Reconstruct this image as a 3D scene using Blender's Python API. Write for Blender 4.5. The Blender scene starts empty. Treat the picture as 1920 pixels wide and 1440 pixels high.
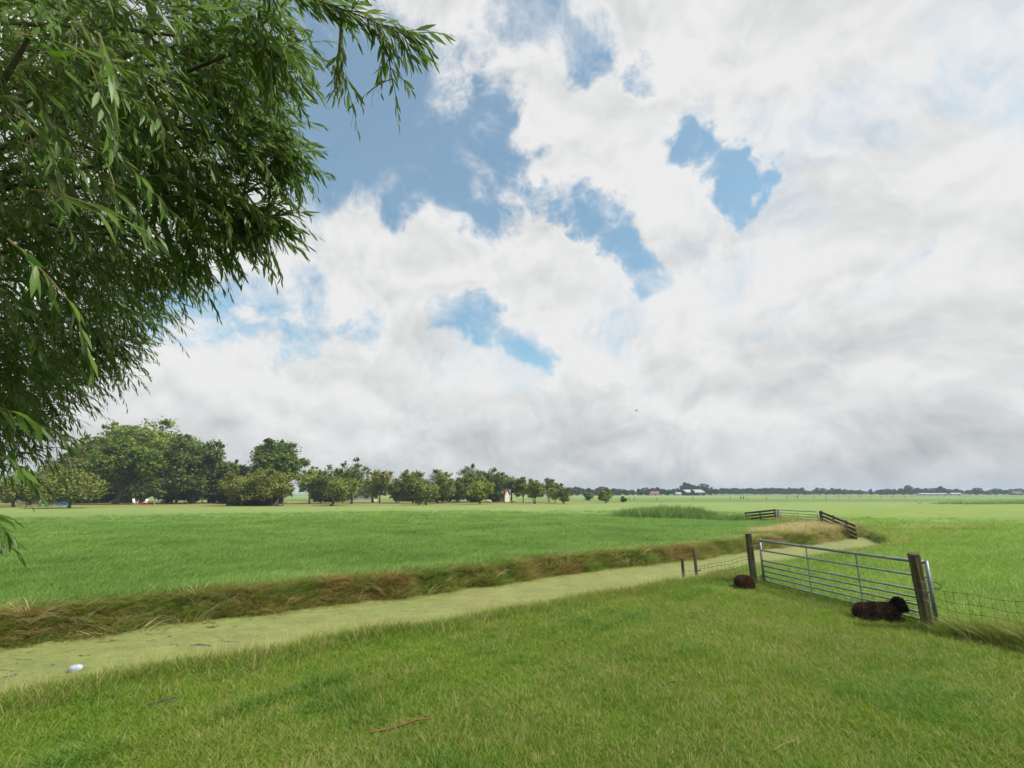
import bpy, bmesh, math, random
import numpy as np
from mathutils import Vector, Matrix, Euler

scene = bpy.context.scene
col = scene.collection
R = math.radians
rng = np.random.default_rng(7)
random.seed(7)

# ------------------------------------------------------------------ camera
cam_data = bpy.data.cameras.new('camera')
cam = bpy.data.objects.new('camera', cam_data)
col.objects.link(cam)
cam.location = (0, 0, 2.3)
cam.rotation_euler = (R(90 + 12.676), 0, 0)
cam_data.sensor_width = 36.0
cam_data.lens = 17.006
cam_data.clip_start = 0.05
cam_data.clip_end = 20000
scene.camera = cam

# ------------------------------------------------------------------ exposure
scene.view_settings.view_transform = 'Standard'
scene.view_settings.look = 'None'
scene.view_settings.gamma = 1.0
scene.view_settings.use_curve_mapping = False
scene.view_settings.exposure = 0.70
scene.render.engine = 'CYCLES'
scene.cycles.use_denoising = True
scene.cycles.max_bounces = 4
scene.cycles.diffuse_bounces = 2
scene.cycles.glossy_bounces = 1
scene.cycles.transmission_bounces = 2
scene.cycles.volume_bounces = 0
scene.cycles.use_adaptive_sampling = True
scene.cycles.adaptive_threshold = 0.012
scene.cycles.adaptive_min_samples = 12
scene.cycles.denoising_prefilter = 'ACCURATE'
scene.cycles.transparent_max_bounces = 4
scene.cycles.sample_clamp_indirect = 4.0

# ------------------------------------------------------------------ sun
SUN = Vector((0.62, -0.16, 0.77)).normalized()          # towards the sun
sun_data = bpy.data.lights.new('sun', 'SUN')
sun_data.energy = 4.0
sun_data.angle = R(2.5)
sun_data.color = (1.0, 0.955, 0.88)
sun = bpy.data.objects.new('sun', sun_data)
sun.rotation_euler = SUN.to_track_quat('Z', 'Y').to_euler()
sun.location = (0, 0, 30)
col.objects.link(sun)

# ------------------------------------------------------------------ node helper
class NT:
    def __init__(self, tree):
        self.t = tree
        self.n = tree.nodes
        self.l = tree.links
    def new(self, typ, **kw):
        nd = self.n.new(typ)
        for k, v in kw.items():
            setattr(nd, k, v)
        return nd
    def put(self, sock, v):
        if isinstance(v, bpy.types.NodeSocket):
            self.l.new(v, sock)
        elif v is not None:
            sock.default_value = v
    def math(self, op, a, b=None, c=None, clamp=False):
        nd = self.new('ShaderNodeMath', operation=op, use_clamp=clamp)
        for i, v in enumerate((a, b, c)):
            self.put(nd.inputs[i], v) if v is not None else None
        return nd.outputs[0]
    def vmath(self, op, a, b=None, scale=None):
        nd = self.new('ShaderNodeVectorMath', operation=op)
        self.put(nd.inputs[0], a)
        if b is not None:
            self.put(nd.inputs[1], b)
        if scale is not None:
            self.put(nd.inputs['Scale'], scale)
        return nd.outputs['Value'] if op in ('DOT_PRODUCT', 'LENGTH') else nd.outputs[0]
    def noise(self, vec, scale, detail=4, rough=0.5, dist=0.0, lac=2.0):
        nd = self.new('ShaderNodeTexNoise')
        self.put(nd.inputs['Vector'], vec)
        nd.inputs['Scale'].default_value = scale
        nd.inputs['Detail'].default_value = detail
        nd.inputs['Roughness'].default_value = rough
        nd.inputs['Lacunarity'].default_value = lac
        nd.inputs['Distortion'].default_value = dist
        return nd.outputs['Fac'], nd.outputs['Color']
    def ramp(self, v, a, b, lo=0.0, hi=1.0, smooth=True):
        nd = self.new('ShaderNodeMapRange', interpolation_type='SMOOTHSTEP' if smooth else 'LINEAR')
        self.put(nd.inputs['Value'], v)
        nd.inputs['From Min'].default_value = a
        nd.inputs['From Max'].default_value = b
        nd.inputs['To Min'].default_value = lo
        nd.inputs['To Max'].default_value = hi
        return nd.outputs['Result']
    def mix(self, f, a, b):
        nd = self.new('ShaderNodeMix', data_type='RGBA')
        self.put(nd.inputs[0], f)
        self.put(nd.inputs[6], (*a, 1) if isinstance(a, tuple) else a)
        self.put(nd.inputs[7], (*b, 1) if isinstance(b, tuple) else b)
        return nd.outputs[2]
    def mul(self, a, f):
        nd = self.new('ShaderNodeVectorMath', operation='SCALE')
        self.put(nd.inputs[0], a)
        self.put(nd.inputs['Scale'], f)
        return nd.outputs[0]

# ------------------------------------------------------------------ world: blue sky and broken cumulus
world = bpy.data.worlds.new('World')
scene.world = world
world.use_nodes = True
W = NT(world.node_tree)
W.n.clear()
sky = W.new('ShaderNodeTexSky', sky_type='NISHITA')
sky.sun_disc = False
sky.sun_elevation = math.asin(SUN.z)
sky.sun_rotation = math.atan2(SUN.x, SUN.y)
sky.altitude = 0
sky.air_density = 1.0
sky.dust_density = 1.2
sky.ozone_density = 1.5
tc = W.new('ShaderNodeTexCoord')
V = W.vmath('NORMALIZE', tc.outputs['Generated'])
sep = W.new('ShaderNodeSeparateXYZ')
W.put(sep.inputs[0], V)
# billows: warp the direction, first broadly and then finely
_, w1 = W.noise(V, 4.2, 3, 0.5)
w1 = W.vmath('SCALE', W.vmath('SUBTRACT', w1, (0.5, 0.5, 0.5)), scale=0.19)
_, w2 = W.noise(V, 17.0, 6, 0.62)
w2 = W.vmath('SCALE', W.vmath('SUBTRACT', w2, (0.5, 0.5, 0.5)), scale=0.11)
VW = W.vmath('NORMALIZE', W.vmath('ADD', W.vmath('ADD', V, w1), w2))
# gaps where the blue shows: direction, radius in degrees, strength
GAPS = [
    (-.245, .731, .637, 7.5, .8), (-.15, .75, .645, 7.5, .8), (-.18, .676, .715, 4.5, .7), (-.075, .805, .588, 5.4, .8),
    (-.07, .745, .665, 5.0, .7), (-.175, .815, .552, 3.6, .7), (-.277, .676, .683, 5.0, .6), (-.42, .60, .68, 8.0, .6),
    (.042, .835, .548, 2.2, .55), (.095, .838, .537, 2.8, .7), (.148, .847, .510, 2.6, .7), (.200, .860, .470, 2.3, .65), (.238, .873, .425, 2.0, .5), (.262, .880, .396, 1.7, .35),
    (.287, .752, .593, 1.6, .45), (.338, .742, .580, 1.7, .6), (.380, .745, .548, 1.7, .65), (.408, .752, .518, 1.7, .65), (.428, .755, .497, 1.5, .55),
    (-.486, .817, .311, 4.6, .32), (-.39, .865, .325, 4.4, .32), (-.56, .785, .28, 4.5, .35), (-.45, .86, .27, 3.0, .3),
    (-.119, .932, .343, 2.8, .5), (-.045, .945, .322, 2.9, .42), (.035, .955, .295, 2.4, .32), (-.29, .90, .325, 2.6, .35),
    (.12, .655, .745, 3.0, .45), (.22, .665, .712, 2.6, .4), (.02, .64, .77, 3.0, .35), (-.02, .70, .71, 2.5, .3),
]
gap = None
for (x, y, z, r, k) in GAPS:
    d = Vector((x, y, z)).normalized()
    dt = W.vmath('DOT_PRODUCT', VW, tuple(d))
    m = W.ramp(dt, math.cos(R(r * 1.75)), math.cos(R(r * 0.1)), 0.0, k * 0.76 + 0.33)
    gap = m if gap is None else W.math('SMOOTH_MAX', gap, m, 0.12)
# general broken cover, which goes on all round
cov, _ = W.noise(V, 2.3, 3, 0.5)
fine, _ = W.noise(W.vmath('ADD', V, w1), 6.0, 9, 0.66)
dens = W.math('MULTIPLY_ADD', cov, 0.6, 0.26)
dens = W.math('ADD', dens, W.math('MULTIPLY', W.math('SUBTRACT', fine, 0.5), 1.75))
dens = W.math('SUBTRACT', dens, gap)
dens = W.math('ADD', dens, W.ramp(sep.outputs['Z'], 0.02, 0.30, 0.45, 0.0))      # cover thickens towards the horizon
soft, _ = W.noise(V, 3.1, 2, 0.5)
hard = W.ramp(soft, 0.40, 0.60, 0.56, 0.16)
alpha = W.new('ShaderNodeMapRange', interpolation_type='SMOOTHSTEP')
W.put(alpha.inputs['Value'], dens)
alpha.inputs['From Min'].default_value = -0.22
W.put(alpha.inputs['From Max'], hard)
alpha = alpha.outputs['Result']
alpha = W.math('MULTIPLY_ADD', alpha, 0.86, 0.14)      # a thin veil over the blue
# relief of the billows, lit from above on the sun's side
Lo = Vector((SUN.x * 0.5, 0, 1.0)).normalized() * 0.07
VB = W.vmath('ADD', W.vmath('MULTIPLY', V, (1.0, 1.0, 1.7)), w1)
b1, _ = W.noise(VB, 3.6, 5, 0.5)
b2, _ = W.noise(W.vmath('ADD', VB, tuple(Lo)), 3.6, 5, 0.5)
relief = W.math('SUBTRACT', b1, b2)
VS = W.vmath('MULTIPLY', V, (1.0, 1.0, 2.8))
lay, _ = W.noise(W.vmath('ADD', VS, w2), 2.6, 3, 0.45)
f2, _ = W.noise(W.vmath('ADD', W.vmath('ADD', V, w1), tuple(Lo * 0.45)), 6.0, 6, 0.6)
br = W.math('MULTIPLY_ADD', relief, 1.5, 0.94)
br = W.math('ADD', br, W.math('MULTIPLY', W.math('SUBTRACT', fine, f2), 1.05))
br = W.math('ADD', br, W.math('MULTIPLY', W.math('SUBTRACT', lay, 0.5), 0.50))
br = W.math('ADD', br, W.math('MULTIPLY', W.math('SUBTRACT', fine, 0.5), 0.05))
br = W.math('ADD', br, W.ramp(dens, 0.55, 0.15, 0.0, 0.08))
GREY = [(.52, .80, .22, 6, .13), (.13, .96, .13, 6, .15), (.42, .83, .30, 3, .12), (-.16, .95, .23, 5, .10), (.68, .66, .32, 9, .06), (.72, .68, .15, 10, .07)]
for (x, y, z, r, k) in GREY:
    d = Vector((x, y, z)).normalized()
    dt = W.vmath('DOT_PRODUCT', VW, tuple(d))
    br = W.math('SUBTRACT', br, W.ramp(dt, math.cos(R(r * 1.5)), math.cos(R(r * 0.2)), 0.0, k))
low = W.ramp(sep.outputs['Z'], 0.0, 0.20, 0.40, 0.0)
br = W.math('SUBTRACT', br, low, clamp=True)
CL = 5.2
cloud = W.mix(br, (0.34 * CL, 0.385 * CL, 0.405 * CL), (1.0 * CL, 1.0 * CL, 1.0 * CL))
skyc = W.mix(alpha, W.vmath('MULTIPLY', sky.outputs[0], (0.86, 1.20, 1.10)), cloud)
world.cycles.sampling_method = 'MANUAL'
world.cycles.sample_map_resolution = 512
bg = W.new('ShaderNodeBackground')
W.put(bg.inputs['Color'], skyc)
bg.inputs['Strength'].default_value = 0.10
wo = W.new('ShaderNodeOutputWorld')
W.l.new(bg.outputs[0], wo.inputs[0])

# ------------------------------------------------------------------ scene helpers
def tag(o, label=None, cat=None, group=None, kind=None):
    if label: o['label'] = label
    if cat: o['category'] = cat
    if group: o['group'] = group
    if kind: o['kind'] = kind
    return o

def mesh_obj(name, verts, faces, mat=None, parent=None, smooth=False, loc=None):
    me = bpy.data.meshes.new(name)
    me.from_pydata([tuple(v) for v in verts], [], [tuple(f) for f in faces])
    me.update()
    if mat: me.materials.append(mat)
    if smooth:
        me.polygons.foreach_set('use_smooth', [True] * len(me.polygons))
    o = bpy.data.objects.new(name, me)
    col.objects.link(o)
    if parent: o.parent = parent
    if loc: o.location = loc
    return o

def np_mesh(name, verts, tris=None, quads=None, mat=None, parent=None, smooth=False, attrs=None, link=True):
    """mesh straight from numpy arrays"""
    me = bpy.data.meshes.new(name)
    v = np.asarray(verts, dtype=np.float32)
    me.vertices.add(len(v))
    me.vertices.foreach_set('co', v.ravel())
    loops, starts = [], []
    off = 0
    for arr in (tris, quads):
        if arr is None or len(arr) == 0: continue
        a = np.asarray(arr, dtype=np.int32)
        k = a.shape[1]
        loops.append(a.ravel())
        starts.append(off + np.arange(len(a), dtype=np.int32) * k)
        off += a.size
    loops = np.concatenate(loops); starts = np.concatenate(starts)
    me.loops.add(len(loops))
    me.loops.foreach_set('vertex_index', loops)
    me.polygons.add(len(starts))
    me.polygons.foreach_set('loop_start', starts)
    if smooth:
        me.polygons.foreach_set('use_smooth', np.ones(len(starts), dtype=bool))
    me.update(calc_edges=True)
    for nm, dom, typ, data in (attrs or []):
        at = me.attributes.new(nm, typ, dom)
        key = {'FLOAT': 'value', 'INT': 'value', 'FLOAT_VECTOR': 'vector', 'FLOAT_COLOR': 'color'}[typ]
        at.data.foreach_set(key, np.asarray(data).ravel())
    if mat: me.materials.append(mat)
    o = bpy.data.objects.new(name, me)
    if link: col.objects.link(o)
    if parent: o.parent = parent
    return o

def empty(name, loc, rz=0.0):
    o = bpy.data.objects.new(name, None)
    o.empty_display_size = 0.2
    o.location = loc
    o.rotation_euler = (0, 0, rz)
    col.objects.link(o)
    return o

class MB:
    """collects boxes, tubes and sheets into one mesh"""
    def __init__(self): self.v, self.f = [], []
    def add(self, vs, fs):
        b = len(self.v)
        self.v += [tuple(q) for q in vs]
        self.f += [tuple(b + i for i in q) for q in fs]
        return self
    def box(self, c, s, M=None):
        x, y, z = s[0] / 2, s[1] / 2, s[2] / 2
        vs = [Vector((i * x, j * y, k * z)) for k in (-1, 1) for j in (-1, 1) for i in (-1, 1)]
        if M is not None: vs = [M @ q for q in vs]
        vs = [q + Vector(c) for q in vs]
        return self.add(vs, [(0, 2, 3, 1), (4, 5, 7, 6), (0, 1, 5, 4), (2, 6, 7, 3), (0, 4, 6, 2), (1, 3, 7, 5)])
    def bar(self, a, b, w, h):
        a, b = Vector(a), Vector(b)
        d = (b - a); L = d.length; d.normalize()
        up = Vector((0, 0, 1)) if abs(d.z) < 0.95 else Vector((0, 1, 0))
        sd = d.cross(up).normalized(); up = sd.cross(d).normalized()
        vs = [p + sd * (i * w / 2) + up * (k * h / 2) for p in (a, b) for k in (-1, 1) for i in (-1, 1)]
        return self.add(vs, [(0, 2, 3, 1), (4, 5, 7, 6), (0, 1, 5, 4), (2, 6, 7, 3), (0, 4, 6, 2), (1, 3, 7, 5)])
    def tube(self, pts, rad, n=8, cap=True, wob=0.0):
        pts = [Vector(p) for p in pts]
        if not hasattr(rad, '__len__'): rad = [rad] * len(pts)
        rings = []
        ref = None
        for i, p in enumerate(pts):
            d = (pts[min(i + 1, len(pts) - 1)] - pts[max(i - 1, 0)]).normalized()
            if ref is None:
                ref = Vector((1, 0, 0)) if abs(d.x) < 0.9 else Vector((0, 1, 0))
            a = (ref - d * ref.dot(d)).normalized(); b = d.cross(a); ref = a
            rings.append([p + (a * math.cos(2 * math.pi * k / n) + b * math.sin(2 * math.pi * k / n)) * rad[i] * (1 + wob * random.uniform(-1, 1)) for k in range(n)])
        base = len(self.v)
        for r in rings: self.v += [tuple(q) for q in r]
        for i in range(len(rings) - 1):
            for k in range(n):
                a0 = base + i * n + k; a1 = base + i * n + (k + 1) % n
                self.f.append((a0, a1, a1 + n, a0 + n))
        if cap:
            self.f.append(tuple(base + k for k in reversed(range(n))))
            self.f.append(tuple(base + (len(rings) - 1) * n + k for k in range(n)))
        return self
    def build(self, name, mat, parent=None, smooth=False, loc=None):
        return mesh_obj(name, self.v, self.f, mat, parent, smooth, loc)

# ------------------------------------------------------------------ materials
def new_mat(name):
    m = bpy.data.materials.new(name)
    m.use_nodes = True
    t = NT(m.node_tree)
    t.n.clear()
    out = t.new('ShaderNodeOutputMaterial')
    return m, t, out

def principled(t, out, colr, rough=0.7, metal=0.0, spec=0.3, normal=None):
    p = t.new('ShaderNodeBsdfPrincipled')
    t.put(p.inputs['Base Color'], (*colr, 1) if isinstance(colr, tuple) else colr)
    t.put(p.inputs['Roughness'], rough)
    t.put(p.inputs['Metallic'], metal)
    t.put(p.inputs['Specular IOR Level'], spec)
    if normal is not None: t.l.new(normal, p.inputs['Normal'])
    t.l.new(p.outputs[0], out.inputs[0])
    return p

def bump(t, h, strength=0.3, dist=0.02):
    b = t.new('ShaderNodeBump')
    t.put(b.inputs['Height'], h)
    b.inputs['Strength'].default_value = strength
    b.inputs['Distance'].default_value = dist
    return b.outputs[0]

def noisy_mat(name, c1, c2, scale=8.0, rough=0.8, metal=0.0, spec=0.3, bmp=0.3, stretch=(1, 1, 1), detail=6):
    m, t, out = new_mat(name)
    co = t.new('ShaderNodeTexCoord').outputs['Object']
    co = t.vmath('MULTIPLY', co, stretch)
    n, _ = t.noise(co, scale, detail, 0.6)
    c = t.mix(t.ramp(n, 0.35, 0.65), c1, c2)
    principled(t, out, c, rough, metal, spec, bump(t, n, bmp, 0.02) if bmp else None)
    return m

def leaf_mat(name, c1, c2, c3, trans=0.35, scale=0.6, rough=0.55, spec=0.25, under=None):
    """foliage: three tones spread by position and from piece to piece, light passing through"""
    m, t, out = new_mat(name)
    geo = t.new('ShaderNodeNewGeometry')
    n, _ = t.noise(geo.outputs['Position'], scale, 3, 0.6)
    oi = t.new('ShaderNodeObjectInfo')
    isl = geo.outputs['Random Per Island']
    f = t.math('ADD', t.math('MULTIPLY', n, 1.0), t.math('MULTIPLY', isl, 0.34))
    f = t.math('ADD', f, t.math('MULTIPLY', oi.outputs['Random'], 0.25))
    c = t.mix(t.ramp(f, 0.45, 0.95, smooth=False), c1, c2)
    c = t.mix(t.ramp(f, 0.95, 1.25, smooth=False), c, c3)
    if under:
        c = t.mix(geo.outputs['Backfacing'], c, under)
    p = t.new('ShaderNodeBsdfPrincipled')
    t.put(p.inputs['Base Color'], c)
    p.inputs['Roughness'].default_value = rough
    p.inputs['Specular IOR Level'].default_value = spec
    tr = t.new('ShaderNodeBsdfTranslucent')
    t.put(tr.inputs['Color'], t.vmath('MULTIPLY', c, (1.15, 1.35, 0.6)))
    mx = t.new('ShaderNodeMixShader')
    mx.inputs[0].default_value = trans
    t.l.new(p.outputs[0], mx.inputs[1]); t.l.new(tr.outputs[0], mx.inputs[2])
    t.l.new(mx.outputs[0], out.inputs[0])
    return m

# ------------------------------------------------------------------ lie of the land
# s runs along the ditch, t across it (towards the far field)
EX, EY = 0.813, 0.582
def st(x, y): return x * EX + y * EY, -x * EY + y * EX
def xy(s, t): return s * EX - t * EY, s * EY + t * EX
WATER = -0.40
def sstep(a, b, x):
    q = np.clip((x - a) / (b - a), 0, 1)
    return q * q * (3 - 2 * q)
def wob(x, y, f, seed=0.0):
    return (np.sin(x * f + seed) * np.cos(y * f * 1.13 + seed * 1.7) + 0.5 * np.sin(x * f * 2.3 + y * f * 1.9 + seed * 2.1)
            + 0.35 * np.sin(x * f * 4.1 - y * f * 3.7 + seed))/1.85
def near_edge(s):                      # top of the near bank
    return 8.42 + 0.08 * np.sin(s * 0.9) + 0.07 * np.sin(s * 2.3 + 1) + 3.6 * sstep(27.5, 37.0, s)
def far_edge(s):                       # foot of the far bank at the water
    return 12.85 + 0.16 * np.sin(s * 0.55 + 1) + 0.10 * np.sin(s * 1.9) + 0.07 * np.sin(s * 4.3)
def height(x, y):
    s, t = st(x, y)
    ne, fe = near_edge(s), far_edge(s)
    near = sstep(ne, ne + 0.95, t)
    far = 1 - sstep(fe - 0.1, fe + 0.62, t)
    ends = 1 - sstep(35.5, 38.5, s)
    z = -0.62 * near * far * ends
    # shallow swale of the cross ditch with the reeds, and the dip past the far gate
    z = z - 0.28 * np.exp(-((s - 39.5) / 1.8) ** 2) * sstep(21.5, 24, t) * (1 - sstep(48, 60, t))
    z = z - 0.30 * np.exp(-((t - 12.6) / 1.1) ** 2) * sstep(38.5, 40.5, s) * (1 - sstep(45, 60, s))
    d = np.sqrt(x * x + y * y)
    lump = 0.035 * wob(x, y, 0.55, 1.0) + 0.018 * wob(x, y, 1.7, 3.0)
    z = z + lump * np.exp(-d / 60.0) + 0.05 * np.exp(-((t - fe - 0.95) / 0.6) ** 2) * ends
    return z

FENCE = [(4.77, 14.3), (5.36, 14.84), (6.33, 13.36), (7.17, 9.0), (7.85, 7.95), (9.1, 6.0), (11.5, 2.3), (14.2, -2.0)]
def fence_x(y):
    ys = np.array([p[1] for p in FENCE[2:]][::-1]); xs = np.array([p[0] for p in FENCE[2:]][::-1])
    return np.interp(y, ys, xs)
def right_field(x, y):
    s, t = st(x, y)
    return ((x > fence_x(y)) & (t < 12.6) & ~((y > 13.36) & (x < 6.33))) | ((s > 40.8) & (t < 30 + 8 * wob(x, y, 0.11, 2.0)))

def grow(start, step, factor, end):
    out = [start]; d = step
    while abs(out[-1]) < end:
        out.append(out[-1] + d)
        d *= factor
    return out
tl = list(np.arange(8.0, 14.4, 0.11)); sl = list(np.arange(-14, 46, 0.3))
up = grow(tl[-1], 0.14, 1.075, 2500); dn = grow(tl[0], -0.14, 1.085, 2500)
tl = dn[::-1][:-1] + tl + up[1:]
up = grow(sl[-1], 0.35, 1.085, 2500); dn = grow(sl[0], -0.4, 1.10, 2500)
sl = dn[::-1][:-1] + sl + up[1:]
tl, sl = np.array(tl), np.array(sl)
S, T = np.meshgrid(sl, tl)
X, Y = xy(S, T)
Z = height(X, Y)
nT, nS = S.shape
idx = np.arange(nT * nS).reshape(nT, nS)
quads = np.stack([idx[:-1, :-1], idx[:-1, 1:], idx[1:, 1:], idx[1:, :-1]], -1).reshape(-1, 4)

# what grows where: colour of the turf, with paling by distance painted in
C_PAST = np.array([.085, .125, .020]); C_LUSH = np.array([.095, .160, .036]); C_BANK = np.array([.115, .095, .035])
C_ORCH = np.array([.185, .190, .060]); C_FAR = np.array([.150, .220, .070]); C_RIGHT = np.array([.105, .185, .022])
def cover(x, y):
    s, t = st(x, y)
    c = np.empty(x.shape + (3,)); c[:] = C_PAST
    w = sstep(12.6, 13.3, t)[..., None]
    c = c * (1 - w) + C_LUSH * w
    rf = right_field(x, y)
    c[rf] = C_RIGHT
    w = (sstep(8.4, 9.1, t) * (1 - sstep(13.2, 13.9, t)) * (1 - sstep(38, 40, s)))[..., None]
    c = c * (1 - w) + C_BANK * w
    # far field paled with distance: lit blade tips and haze put into the colour
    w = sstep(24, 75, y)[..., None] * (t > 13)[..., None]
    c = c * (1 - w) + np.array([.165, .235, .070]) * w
    w = (sstep(30, 60, y) * sstep(0, 1, x - 18))[..., None] * rf[..., None]  # right field paled with distance too, haze and grazing light in its colour
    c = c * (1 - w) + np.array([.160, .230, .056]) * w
    # orchard floor behind the meadow
    edge = np.interp(x, [-140, -81, -42, -6, 12, 30], [72, 79.5, 83.5, 93, 103, 112])
    w = (sstep(-0.6, 0.6, y - edge) * (1 - sstep(22, 34, x)) * (1 - sstep(125, 140, y)))[..., None]
    c = c * (1 - w) + C_ORCH * w
    # parcels beyond
    w = sstep(128, 132, y)[..., None]
    band = (np.sin(y * 0.021 + 1.2) * 0.5 + 0.5)[..., None]
    far = C_FAR * (0.85 + 0.3 * band)
    c = c * (1 - w) + far * w
    w = (sstep(118, 122, y - 0.10 * x) * (1 - sstep(150, 156, y - 0.10 * x)) * sstep(10, 30, x))[..., None]
    c = c * (1 - w) + np.array([.105, .170, .052]) * w
    w = (sstep(300, 310, y) * (1 - sstep(380, 390, y)) * sstep(150, 180, x))[..., None]
    c = c * (1 - w) + np.array([.11, .145, .06]) * w
    return c
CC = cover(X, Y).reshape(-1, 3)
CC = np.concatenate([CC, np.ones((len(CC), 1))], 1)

m_ground, t, out = new_mat('turf')
at = t.new('ShaderNodeAttribute', attribute_name='cover')
geo = t.new('ShaderNodeNewGeometry')
pos = geo.outputs['Position']
n1, _ = t.noise(pos, 0.22, 5, 0.6)
n2, _ = t.noise(pos, 2.5, 8, 0.65)
n3, _ = t.noise(t.vmath('MULTIPLY', pos, (0.35, 1.0, 1.0)), 14.0, 6, 0.7)
v = t.math('ADD', t.math('MULTIPLY', n1, 0.55), t.math('MULTIPLY', n2, 0.55))
v = t.math('ADD', v, t.math('MULTIPLY', n3, 0.6))
c = t.mul(at.outputs['Color'], t.ramp(v, 0.5, 1.2, 0.62, 1.32, smooth=False))
c = t.mix(t.ramp(n1, 0.45, 0.75, 0.0, 0.28), c, t.vmath('MULTIPLY', c, (1.45, 1.0, 0.9)))
hh = t.math('ADD', n3, t.math('MULTIPLY', n2, 1.5))
principled(t, out, c, 0.9, 0.0, 0.12, bump(t, hh, 0.55, 0.12))
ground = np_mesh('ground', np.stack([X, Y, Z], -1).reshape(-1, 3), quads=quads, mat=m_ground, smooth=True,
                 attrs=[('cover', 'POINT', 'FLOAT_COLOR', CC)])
tag(ground, 'flat green polder meadows cut by a ditch', kind='structure')

# duckweed on the ditch
m_weed, t, out = new_mat('duckweed')
geo = t.new('ShaderNodeNewGeometry'); pos = geo.outputs['Position']
n1, _ = t.noise(pos, 0.5, 4, 0.55)
n2, _ = t.noise(pos, 38.0, 3, 0.7)
n3, _ = t.noise(t.vmath('MULTIPLY', pos, (1.0, 1.6, 1.0)), 3.2, 8, 0.68)
c = t.mix(t.ramp(n1, 0.35, 0.65), (.146, .174, .046), (.170, .186, .058))
c = t.mul(c, t.ramp(n2, 0.25, 0.75, 0.70, 1.28, smooth=False))
nm, _ = t.noise(t.vmath('MULTIPLY', pos, (1.0, 1.5, 1.0)), 1.6, 6, 0.62)
c = t.mul(c, t.ramp(nm, 0.3, 0.7, 0.86, 1.12))
nk, _ = t.noise(t.vmath('MULTIPLY', pos, (0.8, 1.4, 1.0)), 9.0, 5, 0.7)
c = t.mul(c, t.ramp(nk, 0.32, 0.62, 0.80, 1.07))
sp = t.new('ShaderNodeSeparateXYZ'); t.put(sp.inputs[0], pos)
# patches of open dark water, mostly towards the broad end
west = t.ramp(sp.outputs['X'], 0.0, -6.5, 0.0, 0.075)
gapm = t.ramp(t.math('ADD', n3, west), 0.665, 0.715)
p = t.new('ShaderNodeBsdfPrincipled')
t.put(p.inputs['Base Color'], t.mix(gapm, c, (.050, .058, .030)))
t.put(p.inputs['Roughness'], t.ramp(gapm, 0, 1, 0.75, 0.12))
p.inputs['Specular IOR Level'].default_value = 0.3
t.l.new(bump(t, n2, 0.35, 0.01), p.inputs['Normal'])
t.l.new(p.outputs[0], out.inputs[0])
ws = np.arange(-16, 39.01, 0.5); wt = np.arange(8.0, 13.61, 0.4)
S2, T2 = np.meshgrid(ws, wt); X2, Y2 = xy(S2, T2)
idx = np.arange(S2.size).reshape(S2.shape)
q2 = np.stack([idx[:-1, :-1], idx[:-1, 1:], idx[1:, 1:], idx[1:, :-1]], -1).reshape(-1, 4)
water = np_mesh('ditch_water', np.stack([X2, Y2, np.full_like(X2, WATER)], -1).reshape(-1, 3), quads=q2, mat=m_weed)
tag(water, 'straight ditch covered with pale green duckweed', kind='structure')

# ------------------------------------------------------------------ grass
def blades(n, hmin, hmax, w, spread, lean, curl, seed, seg=3, wind=(0.0, 0.0), head=0.0):
    """n tapering, bending blades growing from a small disc; one mesh"""
    g = np.random.default_rng(seed)
    vs, ts = [], []
    for i in range(n):
        a = g.uniform(0, 2 * math.pi); r = spread * math.sqrt(g.uniform())
        base = np.array([r * math.cos(a), r * math.sin(a), -0.01])
        h = g.uniform(hmin, hmax)
        la = a + g.normal(0, 0.8)
        d = np.array([math.cos(la), math.sin(la), 0.0])
        lv = lean * g.uniform(0.3, 1.4)
        ww = w * g.uniform(0.7, 1.3)
        fa = g.uniform(0, 2 * math.pi)
        side = np.array([math.cos(fa), math.sin(fa), 0.0])
        b0 = len(vs)
        for k in range(seg):
            u = k / seg
            out_ = lv * u + curl * u * u
            p = base + d * h * out_ + np.array([wind[0], wind[1], 0]) * h * u * u + np.array([0, 0, h * (u - 0.25 * curl * u * u)])
            hw = ww * (1 - 0.55 * u) * 0.5
            if head and k == seg - 1: hw = ww * head * 0.5
            vs.append(p - side * hw); vs.append(p + side * hw)
        out_ = lv + curl
        vs.append(base + d * h * out_ + np.array([wind[0], wind[1], 0]) * h + np.array([0, 0, h * (1 - 0.35 * curl)]))
        for k in range(seg - 1):
            q = b0 + 2 * k
            ts += [(q, q + 1, q + 3), (q, q + 3, q + 2)]
        q = b0 + 2 * (seg - 1)
        ts.append((q, q + 1, q + 2))
    return np.array(vs), np.array(ts)

def tuft_set(name, specs):
    """tuft prototypes kept in a collection of their own that only the scatter uses"""
    c = bpy.data.collections.new(name)
    for i, (mat, kw) in enumerate(specs):
        v, ts = blades(**kw)
        o = np_mesh('%s_%02d' % (name, i), v, tris=ts, mat=mat, link=False)
        c.objects.link(o)
    return c

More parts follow.
